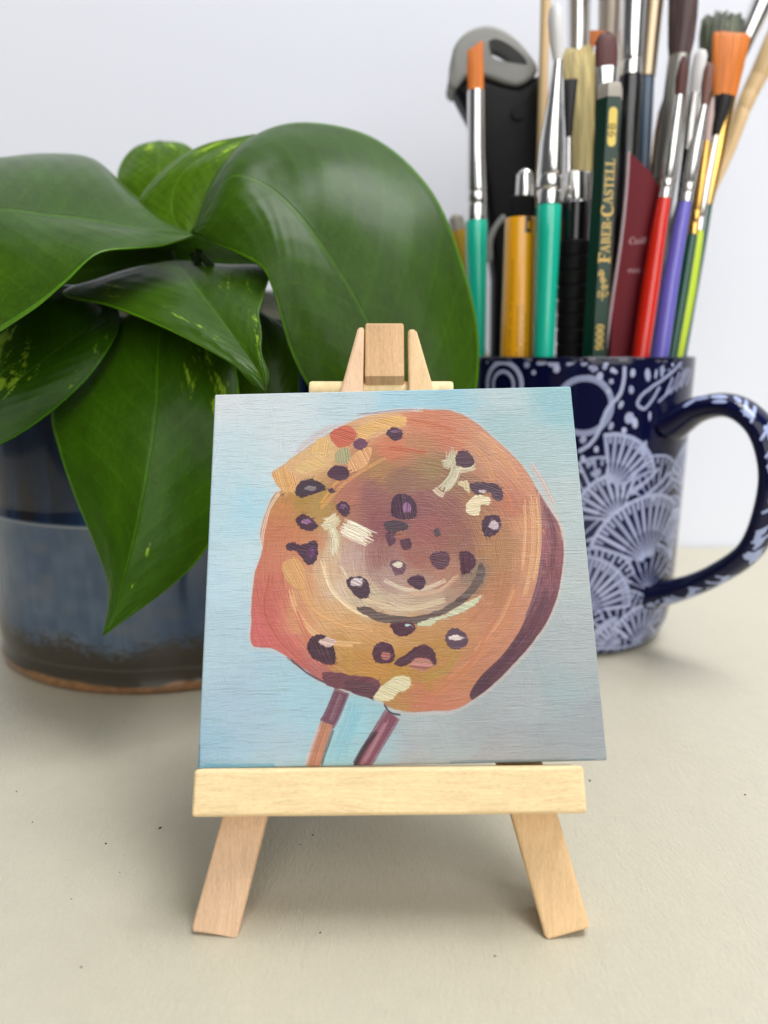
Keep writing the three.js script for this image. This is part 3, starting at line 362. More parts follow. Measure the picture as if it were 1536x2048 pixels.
const rods = [
  {"name":"paint_brush","label":"turquoise handled brush with slanted orange bristles, leftmost brush in the mug","cat":"paint brush","group":"paint brushes in the blue and white mug","base":[39.3,9.0,-276.5],"parts":[{"part":"handle","mat":"turq","st":[[39.3,9.0,-276.5,1.48],[33.2,101.4,-276.0,2.46],[32.4,120.5,-276.0,3.12],[31.6,137.0,-276.0,3.68],[31.4,145.9,-276.0,3.74],[31.4,146.5,-276.0,3.48]]},{"part":"ferrule","mat":"steel","st":[[31.4,146.5,-276.0,3.4],[31.3,151.2,-276.0,3.47],[31.3,151.8,-276.0,3.18],[31.3,152.8,-276.0,3.46],[31.2,155.0,-276.0,3.46],[31.2,155.6,-276.0,3.17],[31.2,156.6,-276.0,3.37],[30.7,168.8,-276.0,2.92],[30.2,186.8,-276.0,2.79]]},{"part":"bristles","mat":"orangeh","st":[[30.2,186.6,-276.0,2.63,0.45],[29.9,193.1,-276.0,2.7,0.35],[29.6,200.2,-276.0,2.44,0.25]],"slant":1.4}]},
  {"name":"paint_brush","label":"turquoise handled round brush with white tip beside the yellow pen","cat":"paint brush","group":"paint brushes in the blue and white mug","base":[54.6,9.0,-255.9],"parts":[{"part":"handle","mat":"turq","st":[[54.6,9.0,-255.9,1.99],[51.4,101.6,-253.0,3.31],[51.4,119.1,-253.5,3.5],[51.4,138.8,-254.0,3.84],[51.3,147.2,-254.3,3.9],[51.3,147.8,-254.3,3.58]]},{"part":"ferrule","mat":"steel","st":[[51.3,147.8,-254.3,3.74],[51.3,151.3,-254.4,3.81],[51.3,151.9,-254.4,3.49],[51.2,152.7,-254.4,3.88],[51.3,155.4,-254.5,3.95],[51.2,156.1,-254.5,3.64],[51.4,157.0,-254.5,4.02],[51.5,165.2,-254.8,3.77],[52.0,176.6,-255.1,2.52],[52.4,185.0,-255.4,1.67],[52.5,189.1,-255.5,1.36]]},{"part":"bristles","mat":"whiteh","st":[[52.5,188.9,-255.5,1.36],[51.9,194.7,-255.7,2.1],[51.3,200.2,-255.8,2.17],[51.1,203.5,-255.9,1.64],[51.0,205.1,-256.0,0.6]]}]},
  {"name":"wooden_skewer","label":"thin plain wooden stick rising behind the white tipped brush","cat":"stick","group":null,"base":[54.4,9.0,-277.5],"parts":[{"part":"stick","mat":"bamboo","st":[[54.4,9.0,-277.5,0.86],[54.5,101.4,-283.0,1.44],[54.6,171.4,-287.1,1.56],[54.6,216.0,-289.8,1.69],[54.6,228.4,-290.6,1.76]]}]},
  {"name":"paint_brush","label":"brush with wide silver ferrule behind the cream bristle brush","cat":"paint brush","group":"paint brushes in the blue and white mug","base":[71.7,9.0,-282.5],"parts":[{"part":"handle","mat":"blackp","st":[[71.7,9.0,-282.5,1.55],[70.2,101.3,-290.0,2.59],[69.5,173.4,-295.8,3.57],[68.5,205.5,-298.5,3.7]]},{"part":"ferrule","mat":"steel","st":[[68.5,205.5,-298.5,3.7],[68.3,213.4,-299.2,3.95],[67.5,237.6,-301.3,4.34]]},{"part":"bristles","mat":"brownh","st":[[67.5,237.6,-301.3,4.16],[67.2,248.7,-302.2,4.83],[66.8,259.8,-303.2,1.37]]}]},
  {"name":"paint_brush","label":"flat cream hog bristle brush next to the burgundy tipped brush","cat":"paint brush","group":"paint brushes in the blue and white mug","base":[71.6,9.0,-275.1],"parts":[{"part":"handle","mat":"blackp","st":[[71.6,9.0,-275.1,1.28],[69.3,101.4,-279.0,2.13],[68.5,137.5,-280.5,2.78],[68.0,153.7,-281.2,3.27]]},{"part":"ferrule","mat":"steel","st":[[68.0,153.7,-281.2,3.44,0.6],[67.9,154.8,-281.2,3.53,0.6],[67.8,162.9,-281.6,3.59,0.4]]},{"part":"bristles","mat":"creamh","st":[[67.8,162.8,-281.6,3.42,0.4],[66.8,178.1,-282.2,4.24,0.36],[65.4,193.8,-282.9,5.2,0.3],[65.0,199.7,-283.2,5.1,0.24],[65.0,201.5,-283.3,4.17,0.14]],"fuzz":1.6}]},
  {"name":"paint_brush","label":"thin brush with black flared bristles in front of the cream bristles","cat":"paint brush","group":"paint brushes in the blue and white mug","base":[64.4,9.0,-257.0],"parts":[{"part":"handle","mat":"blackp","st":[[64.4,9.0,-257.0,0.7],[61.3,101.6,-262.0,1.17],[59.6,151.8,-264.7,1.29]]},{"part":"ferrule","mat":"steel","st":[[59.6,151.8,-264.7,1.29],[59.4,160.2,-265.1,1.21],[59.1,170.1,-265.7,1.04]]},{"part":"bristles","mat":"blackh","st":[[59.1,169.9,-265.7,1.04],[59.0,179.0,-266.2,1.67,0.8],[59.1,187.2,-266.7,2.22,0.6]]}]},
  {"name":"craft_knife","label":"black craft knife with ribbed rubber grip left of the green pencil","cat":"craft knife","group":null,"base":[64.7,9.0,-258.5],"parts":[{"part":"grip","mat":"rubber","st":[[64.7,9.0,-258.5,3.03],[62.1,101.6,-260.0,5.05],[62.0,105.1,-260.1,5.04],[62.0,105.5,-260.1,4.72],[62.0,105.8,-260.1,4.72],[62.0,106.1,-260.1,5.04],[61.9,109.8,-260.1,5.02],[61.9,110.1,-260.1,4.71],[61.9,110.5,-260.2,4.71],[61.8,110.8,-260.2,5.02],[61.7,114.4,-260.2,5.0],[61.7,114.8,-260.2,4.69],[61.7,115.1,-260.2,4.69],[61.7,115.4,-260.2,5.0],[61.6,119.0,-260.3,4.99],[61.6,119.4,-260.3,4.68],[61.6,119.7,-260.3,4.67],[61.6,120.0,-260.3,4.98],[61.5,123.6,-260.4,4.97],[61.5,123.9,-260.4,4.66],[61.4,124.2,-260.4,4.66],[61.4,124.6,-260.4,4.97],[61.3,128.2,-260.5,4.95],[61.3,128.5,-260.5,4.64],[61.3,128.8,-260.5,4.64],[61.3,129.1,-260.5,4.95],[61.2,132.7,-260.6,4.94],[61.2,133.0,-260.6,4.63],[61.2,133.3,-260.6,4.63],[61.2,133.6,-260.6,4.93],[61.1,137.3,-260.6,4.92],[61.1,137.9,-260.6,4.59]]},{"part":"barrel","mat":"blackp","st":[[61.1,137.9,-260.6,4.67],[60.7,149.2,-260.9,4.71],[60.7,149.8,-260.9,4.31]]},{"part":"collar","mat":"steel","st":[[60.9,149.8,-260.9,4.15],[60.8,150.7,-260.9,4.31],[60.8,157.9,-261.0,3.81],[60.8,158.6,-261.0,3.49]]}]},
  {"name":"pencil","label":"dark green hexagonal pencil with gold lettering and grey tip","cat":"pencil","group":null,"base":[66.9,9.0,-252.1],"parts":[{"part":"barrel","mat":"pencil","st":[[66.9,9.0,-252.1,2.39],[67.1,101.7,-250.0,3.98],[67.5,176.7,-250.7,3.96]],"hex":1},{"part":"end_cap","mat":"greycap","st":[[67.5,176.7,-250.7,3.95],[67.5,179.8,-250.7,3.94],[67.5,180.6,-250.8,3.73],[67.5,181.0,-250.8,2.98]],"hex":1}]},
  {"name":"paint_brush","label":"brush with rounded burgundy bristles behind the green pencil","cat":"paint brush","group":"paint brushes in the blue and white mug","base":[74.2,9.0,-262.2],"parts":[{"part":"handle","mat":"blackp","st":[[74.2,9.0,-262.2,0.91],[71.9,101.6,-263.0,1.51],[70.4,165.9,-263.6,2.55],[69.9,182.8,-263.7,2.83]]},{"part":"ferrule","mat":"steel","st":[[69.9,182.8,-263.7,2.98,0.7],[69.8,184.0,-263.8,3.06,0.6],[69.5,190.0,-263.8,3.51,0.4]]},{"part":"bristles","mat":"maroonh","st":[[69.5,189.9,-263.8,3.44,0.4],[69.3,194.1,-263.9,3.58,0.36],[68.9,197.1,-263.9,3.26,0.3],[68.8,198.8,-263.9,2.48,0.25],[68.8,199.6,-263.9,1.24,0.2]]}]},
  {"name":"paint_brush","label":"flat brush with small orange bristles half hidden by the burgundy brush","cat":"paint brush","group":"paint brushes in the blue and white mug","base":[74.3,9.0,-278.8],"parts":[{"part":"handle","mat":"blackp","st":[[74.3,9.0,-278.8,0.86],[73.1,101.4,-282.0,1.44],[72.5,170.7,-284.3,1.55],[71.9,194.5,-285.2,1.69]]},{"part":"ferrule","mat":"steel","st":[[71.9,194.5,-285.2,1.69,0.8],[71.6,203.2,-285.5,2.52,0.4]]},{"part":"bristles","mat":"orangeh","st":[[71.6,203.0,-285.5,2.52,0.4],[71.6,208.1,-285.7,2.51,0.25]]}]},
  {"name":"paint_brush","label":"brush with dull taupe ferrule at the top above the burgundy brush","cat":"paint brush","group":"paint brushes in the blue and white mug","base":[85.1,9.0,-288.7],"parts":[{"part":"handle","mat":"woodp","st":[[85.1,9.0,-288.7,1.02],[83.0,101.2,-296.0,1.7],[81.3,174.8,-301.8,2.74],[80.9,195.4,-303.5,3.25]]},{"part":"ferrule","mat":"taupe","st":[[80.9,195.4,-303.5,3.34],[80.5,215.5,-305.2,3.67],[80.4,224.8,-305.9,3.83]]},{"part":"bristles","mat":"brownh","st":[[80.4,224.7,-305.9,3.57],[79.9,237.0,-307.0,4.61],[79.5,248.4,-308.0,1.06]]}]},
  {"name":"paint_brush","label":"tall brush with wide bright silver ferrule and black gold printed handle","cat":"paint brush","group":"paint brushes in the blue and white mug","base":[78.2,9.0,-265.1],"parts":[{"part":"handle","mat":"blackp","st":[[78.2,9.0,-265.1,1.55],[79.3,101.5,-270.0,2.58],[79.0,136.5,-271.8,3.2],[80.2,163.5,-273.2,3.73],[80.4,190.0,-274.7,3.83],[80.4,190.7,-274.7,3.59]]},{"part":"ferrule","mat":"steel","st":[[80.4,190.7,-274.7,3.67],[80.3,194.5,-274.9,3.74],[80.3,195.1,-275.0,3.54],[80.3,195.9,-275.0,3.74],[80.2,204.7,-275.5,3.96],[80.2,213.6,-276.0,4.18],[80.1,225.3,-276.7,4.47]]},{"part":"bristles","mat":"brownh","st":[[80.1,225.3,-276.7,4.15],[79.9,236.8,-277.3,5.39],[79.5,246.8,-277.9,1.57]]}]},
  {"name":"paint_brush","label":"brush with bronze ferrule and slate blue handle","cat":"paint brush","group":"paint brushes in the blue and white mug","base":[92.3,9.0,-277.6],"parts":[{"part":"handle","mat":"bluep","st":[[92.3,9.0,-277.6,0.86],[91.1,101.4,-283.0,1.44],[90.3,166.5,-286.8,2.26],[89.9,194.0,-288.4,2.65],[89.9,194.9,-288.5,2.48]]},{"part":"ferrule","mat":"bronze","st":[[89.9,194.9,-288.5,2.91],[90.3,206.6,-289.2,3.23],[91.0,219.1,-290.0,3.46],[91.4,231.5,-290.8,3.69]]},{"part":"bristles","mat":"brownh","st":[[91.4,231.5,-290.8,3.35],[91.4,240.6,-291.4,4.0],[91.3,249.7,-292.0,1.0]]}]},
  {"name":"paint_brush","label":"large brush with dark brown bristles and tarnished grey ferrule","cat":"paint brush","group":"paint brushes in the blue and white mug","base":[86.5,9.0,-269.7],"parts":[{"part":"handle","mat":"olivep","st":[[86.5,9.0,-269.7,1.48],[92.2,101.4,-276.0,2.46],[94.5,145.5,-278.9,3.44],[95.8,160.2,-280.0,3.75]]},{"part":"ferrule","mat":"dullm","st":[[95.8,160.2,-280.0,3.92],[97.3,179.4,-281.3,3.96],[98.6,198.0,-282.6,3.59],[98.7,199.2,-282.7,3.51]]},{"part":"bristles","mat":"dbrownh","st":[[98.7,198.9,-282.7,3.42],[98.9,203.7,-283.0,4.0],[99.1,210.6,-283.6,4.48],[99.1,219.8,-284.2,4.62],[98.8,230.4,-285.0,1.31]],"fuzz":1}]},
  {"name":"paint_brush","label":"thin brush with amber pointed bristles leaning behind the grey ferrule","cat":"paint brush","group":"paint brushes in the blue and white mug","base":[82.7,9.0,-277.9],"parts":[{"part":"handle","mat":"woodp","st":[[82.7,9.0,-277.9,0.76],[89.9,101.4,-284.0,1.27],[94.0,155.1,-287.5,1.58],[95.0,166.8,-288.3,1.75]]},{"part":"ferrule","mat":"copper","st":[[95.0,166.8,-288.3,1.75],[96.0,178.0,-289.1,1.91]]},{"part":"bristles","mat":"amberh","st":[[96.0,177.8,-289.0,1.83],[96.9,184.0,-289.5,1.73],[97.7,188.9,-289.8,1.04],[97.8,192.9,-290.1,0.26]]}]},
  {"name":"paint_brush","label":"red handled brush with dark maroon bristles","cat":"paint brush","group":"paint brushes in the blue and white mug","base":[75.2,9.0,-254.5],"parts":[{"part":"handle","mat":"redp","st":[[75.2,9.0,-254.5,1.72],[83.9,101.6,-257.0,2.87],[85.8,123.3,-257.6,2.9],[87.3,139.4,-258.0,2.47],[88.4,149.6,-258.3,2.13],[88.5,150.4,-258.3,1.98]]},{"part":"ferrule","mat":"steel","st":[[88.5,150.4,-258.3,2.05],[88.8,152.9,-258.4,2.13],[88.8,153.4,-258.4,1.92],[88.9,154.0,-258.4,2.13],[89.1,155.3,-258.5,2.16],[89.2,155.9,-258.5,1.97],[89.2,156.5,-258.5,2.2],[90.2,167.6,-258.8,2.07],[91.2,180.5,-259.2,1.39]]},{"part":"bristles","mat":"maroonh","st":[[91.2,180.3,-259.2,1.31],[91.4,185.6,-259.3,1.46],[91.7,189.8,-259.5,1.07],[91.8,191.4,-259.5,0.46]]}]},
  {"name":"paint_brush","label":"violet handled brush with soft mauve brown bristles","cat":"paint brush","group":"paint brushes in the blue and white mug","base":[83.2,9.0,-263.3],"parts":[{"part":"handle","mat":"violetp","st":[[83.2,9.0,-263.3,1.78],[93.0,101.5,-265.0,2.96],[94.8,124.6,-265.4,2.91],[96.6,140.4,-265.7,2.46],[98.0,149.9,-265.9,2.04],[98.2,150.7,-265.9,1.87]]},{"part":"ferrule","mat":"steel","st":[[98.2,150.7,-265.9,1.95],[98.5,153.1,-265.9,2.03],[98.5,153.6,-265.9,1.82],[98.5,154.2,-265.9,2.03],[98.8,155.6,-266.0,2.06],[98.8,156.2,-266.0,1.86],[98.8,156.8,-266.0,2.11],[100.2,168.0,-266.2,1.98],[101.9,179.7,-266.4,1.19]]},{"part":"bristles","mat":"mauveh","st":[[101.9,179.5,-266.4,1.11],[102.2,185.7,-266.5,1.58],[102.6,190.3,-266.6,1.5],[102.7,191.9,-266.6,0.95]]}]},
  {"name":"paint_brush","label":"brush with long pale white bristles between the maroon and mauve tipped brushes","cat":"paint brush","group":"paint brushes in the blue and white mug","base":[88.0,9.0,-268.8],"parts":[{"part":"handle","mat":"blackp","st":[[88.0,9.0,-268.8,0.62],[95.3,101.5,-272.0,1.04],[98.7,139.9,-273.3,1.35],[100.6,168.4,-274.3,1.49]]},{"part":"ferrule","mat":"steel","st":[[100.6,168.4,-274.3,1.57],[101.1,177.6,-274.7,1.81],[101.6,185.7,-274.9,1.88]]},{"part":"bristles","mat":"whiteh","st":[[101.6,185.6,-274.9,1.8],[102.3,192.1,-275.2,2.12],[102.9,197.0,-275.4,2.11],[103.1,198.5,-275.4,1.46]]}]},
  {"name":"paint_brush","label":"thin dark green handled brush with narrow gold ferrule","cat":"paint brush","group":"paint brushes in the blue and white mug","base":[89.2,9.0,-268.4],"parts":[{"part":"handle","mat":"greenp","st":[[89.2,9.0,-268.4,1.24],[98.9,101.5,-270.0,2.06],[101.0,121.8,-270.3,2.03],[103.0,140.3,-270.7,1.76],[103.1,141.4,-270.7,1.5]]},{"part":"ferrule","mat":"gold","st":[[103.3,141.4,-270.7,1.59],[103.5,144.6,-270.7,1.58],[103.6,145.1,-270.8,1.42],[103.6,145.7,-270.8,1.58],[103.9,148.4,-270.8,1.58],[103.9,148.9,-270.8,1.41],[104.0,149.5,-270.8,1.58],[104.9,161.5,-271.0,1.32],[105.6,170.4,-271.2,1.06]]},{"part":"bristles","mat":"pinkh","st":[[105.6,170.2,-271.2,0.98],[106.0,178.3,-271.4,1.14],[106.5,183.4,-271.4,0.32]]}]},
  {"name":"paint_brush","label":"lime green handled brush with black tapered bristles","cat":"paint brush","group":"paint brushes in the blue and white mug","base":[92.4,9.0,-269.4],"parts":[{"part":"handle","mat":"limep","st":[[92.4,9.0,-269.4,1.09],[101.4,101.5,-271.0,1.81],[103.8,123.5,-271.4,2.12],[104.9,136.5,-271.6,1.94],[105.3,141.9,-271.7,1.76],[105.4,142.7,-271.7,1.59]]},{"part":"ferrule","mat":"steel","st":[[105.4,142.7,-271.7,1.76],[105.6,146.0,-271.8,1.81],[105.7,146.7,-271.8,1.6],[105.7,147.3,-271.8,1.8],[106.6,155.5,-271.9,1.66],[107.8,164.8,-272.1,1.42],[108.7,172.2,-272.2,1.15]]},{"part":"bristles","mat":"blackh","st":[[108.7,172.0,-272.2,1.07],[109.4,177.0,-272.3,1.96],[110.2,181.5,-272.4,2.6],[110.5,184.1,-272.5,2.68]]}]},
  {"name":"paint_brush","label":"wide flat brush with bright orange bristles and gold ferrule","cat":"paint brush","group":"paint brushes in the blue and white mug","base":[97.1,9.0,-275.5],"parts":[{"part":"handle","mat":"greenp","st":[[97.1,9.0,-275.5,0.86],[106.5,101.4,-280.0,1.43],[110.4,137.7,-281.8,1.75],[111.7,152.6,-282.5,1.9]]},{"part":"ferrule","mat":"gold","st":[[111.7,152.6,-282.5,1.99],[114.0,168.9,-283.4,2.74,0.8],[115.5,187.8,-284.4,4.15,0.4]]},{"part":"bristles","mat":"orangeh","st":[[115.5,187.4,-284.4,4.07,0.4],[116.0,197.5,-284.9,5.39,0.3],[116.5,206.2,-285.4,6.2,0.2],[116.6,207.3,-285.4,5.7,0.12]],"fuzz":0.6}]},
  {"name":"paint_brush","label":"brush with frayed grey green bristles behind the wide orange brush","cat":"paint brush","group":"paint brushes in the blue and white mug","base":[95.8,9.0,-286.7],"parts":[{"part":"handle","mat":"blackp","st":[[95.8,9.0,-286.7,0.9],[107.2,101.3,-294.0,1.5],[117.5,186.3,-300.8,1.8],[118.5,193.1,-301.3,1.98]]},{"part":"ferrule","mat":"dullm","st":[[118.5,193.1,-301.3,2.16],[119.2,198.1,-301.8,2.51]]},{"part":"bristles","mat":"greyh","st":[[119.0,197.8,-301.7,2.51],[119.2,206.5,-302.5,6.07,0.8],[120.2,214.8,-303.2,7.47,0.8],[120.4,217.5,-303.4,6.75,0.8]],"fuzz":3}]},
  {"name":"paint_brush","label":"brush with silver ferrule leaning out at the upper right corner","cat":"paint brush","group":"paint brushes in the blue and white mug","base":[56.6,9.0,-278.8],"parts":[{"part":"handle","mat":"olivep","st":[[56.6,9.0,-278.8,1.09],[98.4,128.3,-290.6,1.82],[118.9,191.7,-296.8,2.3],[126.4,208.0,-298.4,2.64],[126.8,209.3,-298.6,2.55]]},{"part":"ferrule","mat":"steel","st":[[126.8,209.3,-298.6,2.9],[127.4,211.0,-298.8,3.07],[132.4,223.1,-300.0,3.84],[136.1,232.2,-300.9,4.18]]},{"part":"bristles","mat":"orangeh","st":[[132.4,223.4,-300.0,3.67],[137.6,236.1,-301.3,4.52]]}]},
  {"name":"bamboo_handle_brush","label":"pale bamboo handled brush leaning far right behind the orange brush","cat":"paint brush","group":"paint brushes in the blue and white mug","base":[58.8,9.0,-285.0],"parts":[{"part":"handle","mat":"bamboo","st":[[58.8,9.0,-285.0,0.78],[104.4,121.6,-295.9,1.3],[118.5,157.2,-299.3,1.65],[125.7,174.6,-300.9,2.0],[128.3,183.3,-301.8,2.45],[129.5,187.7,-302.2,2.71],[129.7,188.1,-302.3,2.57],[129.8,188.6,-302.3,2.71],[131.7,193.5,-302.8,3.03],[131.9,193.9,-302.8,2.89],[132.1,194.2,-302.9,3.03],[134.3,199.0,-303.3,3.24],[134.5,199.3,-303.4,3.06],[134.7,199.6,-303.4,3.24],[140.1,212.1,-304.7,3.76],[146.5,225.5,-306.0,4.1]]}]},
  {"name":"marker_pen","label":"yellow barrelled pen with black ribbed collar and silver tip","cat":"pen","group":null,"base":[46.7,9.0,-262.1],"parts":[{"part":"barrel","mat":"yellowpen","st":[[46.7,9.0,-262.1,3.25],[44.1,101.6,-261.0,5.41],[43.9,144.4,-261.4,4.98],[43.9,145.0,-261.4,4.66]]},{"part":"collar","mat":"rubber","st":[[44.2,145.0,-261.4,4.1],[44.3,146.0,-261.4,4.17],[44.3,150.8,-261.4,4.0],[44.3,151.4,-261.4,3.68]],"ribs":1},{"part":"tip","mat":"steel","st":[[44.9,151.2,-261.4,2.88],[45.0,153.5,-261.5,2.92],[44.8,158.0,-261.5,2.62],[44.9,159.2,-261.5,1.91],[44.9,159.8,-261.5,0.95]]}]},
  {"name":"yellow_pencil","label":"blurred yellow pencil with pale end beside the large leaf","cat":"pencil","group":null,"base":[53.7,9.0,-278.0],"parts":[{"part":"barrel","mat":"yellowp","st":[[53.7,9.0,-278.0,1.3],[35.1,101.4,-284.0,2.17],[26.4,144.7,-286.8,2.65]]},{"part":"end_cap","mat":"greycap","st":[[26.4,144.7,-286.8,2.65],[25.4,148.9,-287.1,2.65],[25.2,150.1,-287.2,1.76]]}]}
];
for (const r of rods) {
  const t = thing(r.name, r.label, r.cat, r.base, r.group);
  for (const q of r.parts) {
    const soft = q.part === 'bristles';
    part(q.part, loft(q.st, { hex: q.hex, slant: q.slant ?? 0, fuzz: q.fuzz ?? (soft ? 0.35 : 0), ribs: q.ribs ?? 0, crease: q.hex ? 0.4 : q.part === 'grip' || q.ribs ? 0.3 : soft ? 1.2 : 0.55, seg: soft ? 72 : 24 }), M[q.mat], t);
  }
}
// the black tool with a grey holed end, and the crimson card
{
  const k = {"head":[[23.3,199.2],[24.4,206.5],[28.9,211.1],[36.4,212.9],[42.7,210.8],[49.0,205.7],[53.6,199.2],[52.1,196.6],[46.8,193.8],[41.4,194.7],[34.2,196.9],[28.9,196.6],[24.7,192.4],[22.7,194.0]],"hole":[[35.0,208.4],[39.2,209.8],[50.0,203.1],[50.9,199.2],[45.2,199.4],[36.6,201.8]],"body":[[24.7,192.7],[28.9,196.6],[34.2,196.9],[41.4,194.7],[46.8,193.8],[52.0,196.9],[54.5,197.9],[55.6,192.7],[56.9,174.4],[58.0,139.8],[57.4,99.7],[42.5,99.7],[40.5,129.1],[36.7,157.3],[33.0,174.4],[30.1,183.6]],"strip":[[42.9,151.2],[44.0,150.0],[41.3,146.7],[39.5,141.9],[39.2,135.1],[37.4,135.1],[37.5,142.3],[39.5,147.4]],"boss":[47.2,185.0,-290.0],"z":-300}, t = thing('utility_knife', 'black utility knife with grey rounded end that has a slot through it', 'utility knife', [60, 8, k.z]);
  const dark = phys({ color: 0x08090a, roughness: 0.5, specularIntensity: 0.35 }), grey = std({ color: 0x8e8e8a, roughness: 0.55 });
  part('end_cap', toCreasedNormals(extrude(smooth(k.head, 90, true), 15, 1.4, [smooth(k.hole, 40, true)]).translate(0, 0, k.z - 8), 0.7), grey, t);
  const low = k.body.map((q) => q.slice()); const b = low.filter((q) => q[1] < 108); for (const q of b) q[1] = 12;
  part('handle', toCreasedNormals(extrude(low, 14, 3).translate(0, 0, k.z - 7.6), 0.6), dark, t);
  part('edge_strip', toCreasedNormals(extrude(smooth(k.strip, 60, true), 2.4, 0.5).translate(0, 0, k.z + 5), 0.6), grey, t);
  part('screw_boss', new THREE.CylinderGeometry(2.4, 2.6, 1.6, 24).rotateX(Math.PI / 2).translate(k.boss[0], k.boss[1], k.z + 6.6), dark, t);
}
{
  const k = {"sh":[[77.6,164.8],[84.7,158.8],[90.1,150.6],[87.1,125.9],[85.5,101.6],[73.8,101.6],[75.2,119.6],[76.9,138.4],[77.6,153.6]],"z":-262,"text":[[81.7,137.1,-260.0],[81.4,128.1,-260.0]]}, t = thing('plastic_card', 'crimson plastic card with pale edge beside the red brush', 'card', [86, 9, k.z]);
  const low = k.sh.map((q) => q.slice()); for (const q of low) if (q[1] < 104) { q[0] -= (q[0] - 78) * 0.5; q[1] = 10; }
  const cm = texture(canvas(512, 1024, (c, w, h) => {
    c.fillStyle = '#6d0d1c'; c.fillRect(0, 0, w, h); for (let i = 0; i < 30; i++) { c.fillStyle = css([100, 16, 28], 16, 0.25); c.fillRect(rr(0, w), 0, rr(10, 60), h); }
    const sx = w / 40, sy = h / 200, put = (s, p, f, sz) => { c.save(); c.translate((p[0] - 70) * sx, h - p[1] * sy); c.scale(1, 0.4); c.fillStyle = '#c9b3b5'; c.font = `${f} ${sz}px sans-serif`; c.textAlign = 'center'; c.fillText(s, 0, 0); c.restore(); };
    put('Cuill', [k.text[0][0], k.text[0][1]], 'italic', 36); put('mini', [k.text[1][0], k.text[1][1]], 'normal', 26);
  }));
  const g = extrude(low, 0.8, 0.15).translate(0, 0, k.z), p = g.attributes.position, uv = new Float32Array(p.count * 2);
  for (let i = 0; i < p.count; i++) { uv[2 * i] = (p.getX(i) - 70) / 40; uv[2 * i + 1] = p.getY(i) / 200; }
  g.setAttribute('uv', new THREE.BufferAttribute(uv, 2));
  part('sheet', g, phys({ map: cm, roughness: 0.4, specularIntensity: 0.35 }), t);
  const left = k.sh.slice(-4).concat([k.sh[0]]);
  part('rim', new THREE.TubeGeometry(new THREE.CatmullRomCurve3(left.map((q) => new THREE.Vector3(q[0] - 0.2, q[1], k.z + 0.4))), 30, 0.55, 8), std({ color: 0xb9a3a8, roughness: 0.35 }), t);
}

// ---- the plant pot
const QX = -78, QZ = -280;
{
  const t = thing('plant_pot', 'blue glazed ceramic pot with brown foot behind the easel on the left', 'plant pot', [QX, 0, QZ]);
  const map = texture(canvas(2048, 1024, (c, w, h) => {
    const d = c.createImageData(w, h);
    for (let y = 0; y < h; y++) for (let x = 0; x < w; x++) {
      const mm = (1 - y / h) * 121, run = noise(x / 16, y / 256, 128, 4), run2 = noise(x / 64, y / 512, 32, 2), sp = noise(x / 8, y / 8, 256, 128), edge = 12 + 5 * noise(x / 70, 3, 29, 4) + 2 * run;
      const mixc = (a, b, k) => a.map((v, i) => v + (b[i] - v) * Math.max(0, Math.min(1, k))), blur = noise(x / 40, y / 40, 51, 25);
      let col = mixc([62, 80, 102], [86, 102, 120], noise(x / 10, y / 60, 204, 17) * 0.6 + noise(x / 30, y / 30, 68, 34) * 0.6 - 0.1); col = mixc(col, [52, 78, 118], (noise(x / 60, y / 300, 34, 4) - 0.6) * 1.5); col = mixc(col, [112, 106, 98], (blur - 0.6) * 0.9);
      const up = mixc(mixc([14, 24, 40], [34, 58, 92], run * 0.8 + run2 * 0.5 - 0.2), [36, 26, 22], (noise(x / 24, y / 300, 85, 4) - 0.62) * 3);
      col = mixc(col, up, (mm - 53.4) * 1.4); col = mixc(col, [150, 152, 150], 1 - Math.abs(mm - 53) * 1.6);  // reflections put into the glaze colour: darker above the ridge, hazier below
      col = mixc(col, [60, 55, 46], (edge + 5 * sp + 1 - mm) / 6); col = mixc(col, [98, 92, 80], (0.7 - Math.abs(mm - 7.6 - blur)) * 0.8); col = mixc(col, [120 + 30 * sp, 88 + 20 * sp, 58 + 14 * sp], (3.2 + blur * 1.4 - mm) * 1.2);
      if (mm > 112) col = mixc(col, [188 + 12 * sp, 190 + 10 * sp, 184 + 10 * sp], (mm - 112) * 1.2);
      d.data.set([...col, 255], (y * w + x) * 4);
    }
    c.putImageData(d, 0, 0);
  }));
  const prof = [[60, 0], [61.4, 0.5], [62, 2], [61.6, 3.6], [61.2, 5], [61.6, 8], [62.2, 14], [62.6, 30], [62.6, 50], [63, 52], [63.3, 53], [62.8, 54.2], [62.4, 58], [62.2, 90], [62.4, 110], [63.6, 113.4], [64.2, 117], [63.6, 120], [62, 121], [60, 120.4], [58.4, 117], [58, 100]];
  const pts = prof.map((q) => new THREE.Vector2(q[0], q[1])), g = new THREE.LatheGeometry(pts, 96), uv = g.attributes.uv, p = g.attributes.position;
  for (let i = 0; i < p.count; i++) uv.setXY(i, uv.getX(i), p.getY(i) / 121);
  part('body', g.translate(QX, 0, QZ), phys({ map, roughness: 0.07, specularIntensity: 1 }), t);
  const soil = new THREE.CircleGeometry(58, 48, 0, Math.PI * 2).rotateX(-Math.PI / 2);
  const rings = []; for (let i = 0; i < 260; i++) { const a = rr(0, 6.283), r = 57 * Math.sqrt(rnd()); rings.push(new THREE.IcosahedronGeometry(rr(1, 3), 0).scale(1, 0.6, 1).translate(Math.cos(a) * r * 0.97, rr(-0.5, 1), Math.sin(a) * r * 0.97)); }
  part('soil', mergeGeometries([soil.toNonIndexed(), ...rings]).translate(QX, 108, QZ), std({ color: 0x20150e, roughness: 1 }), t).userData.kind = 'stuff';
}

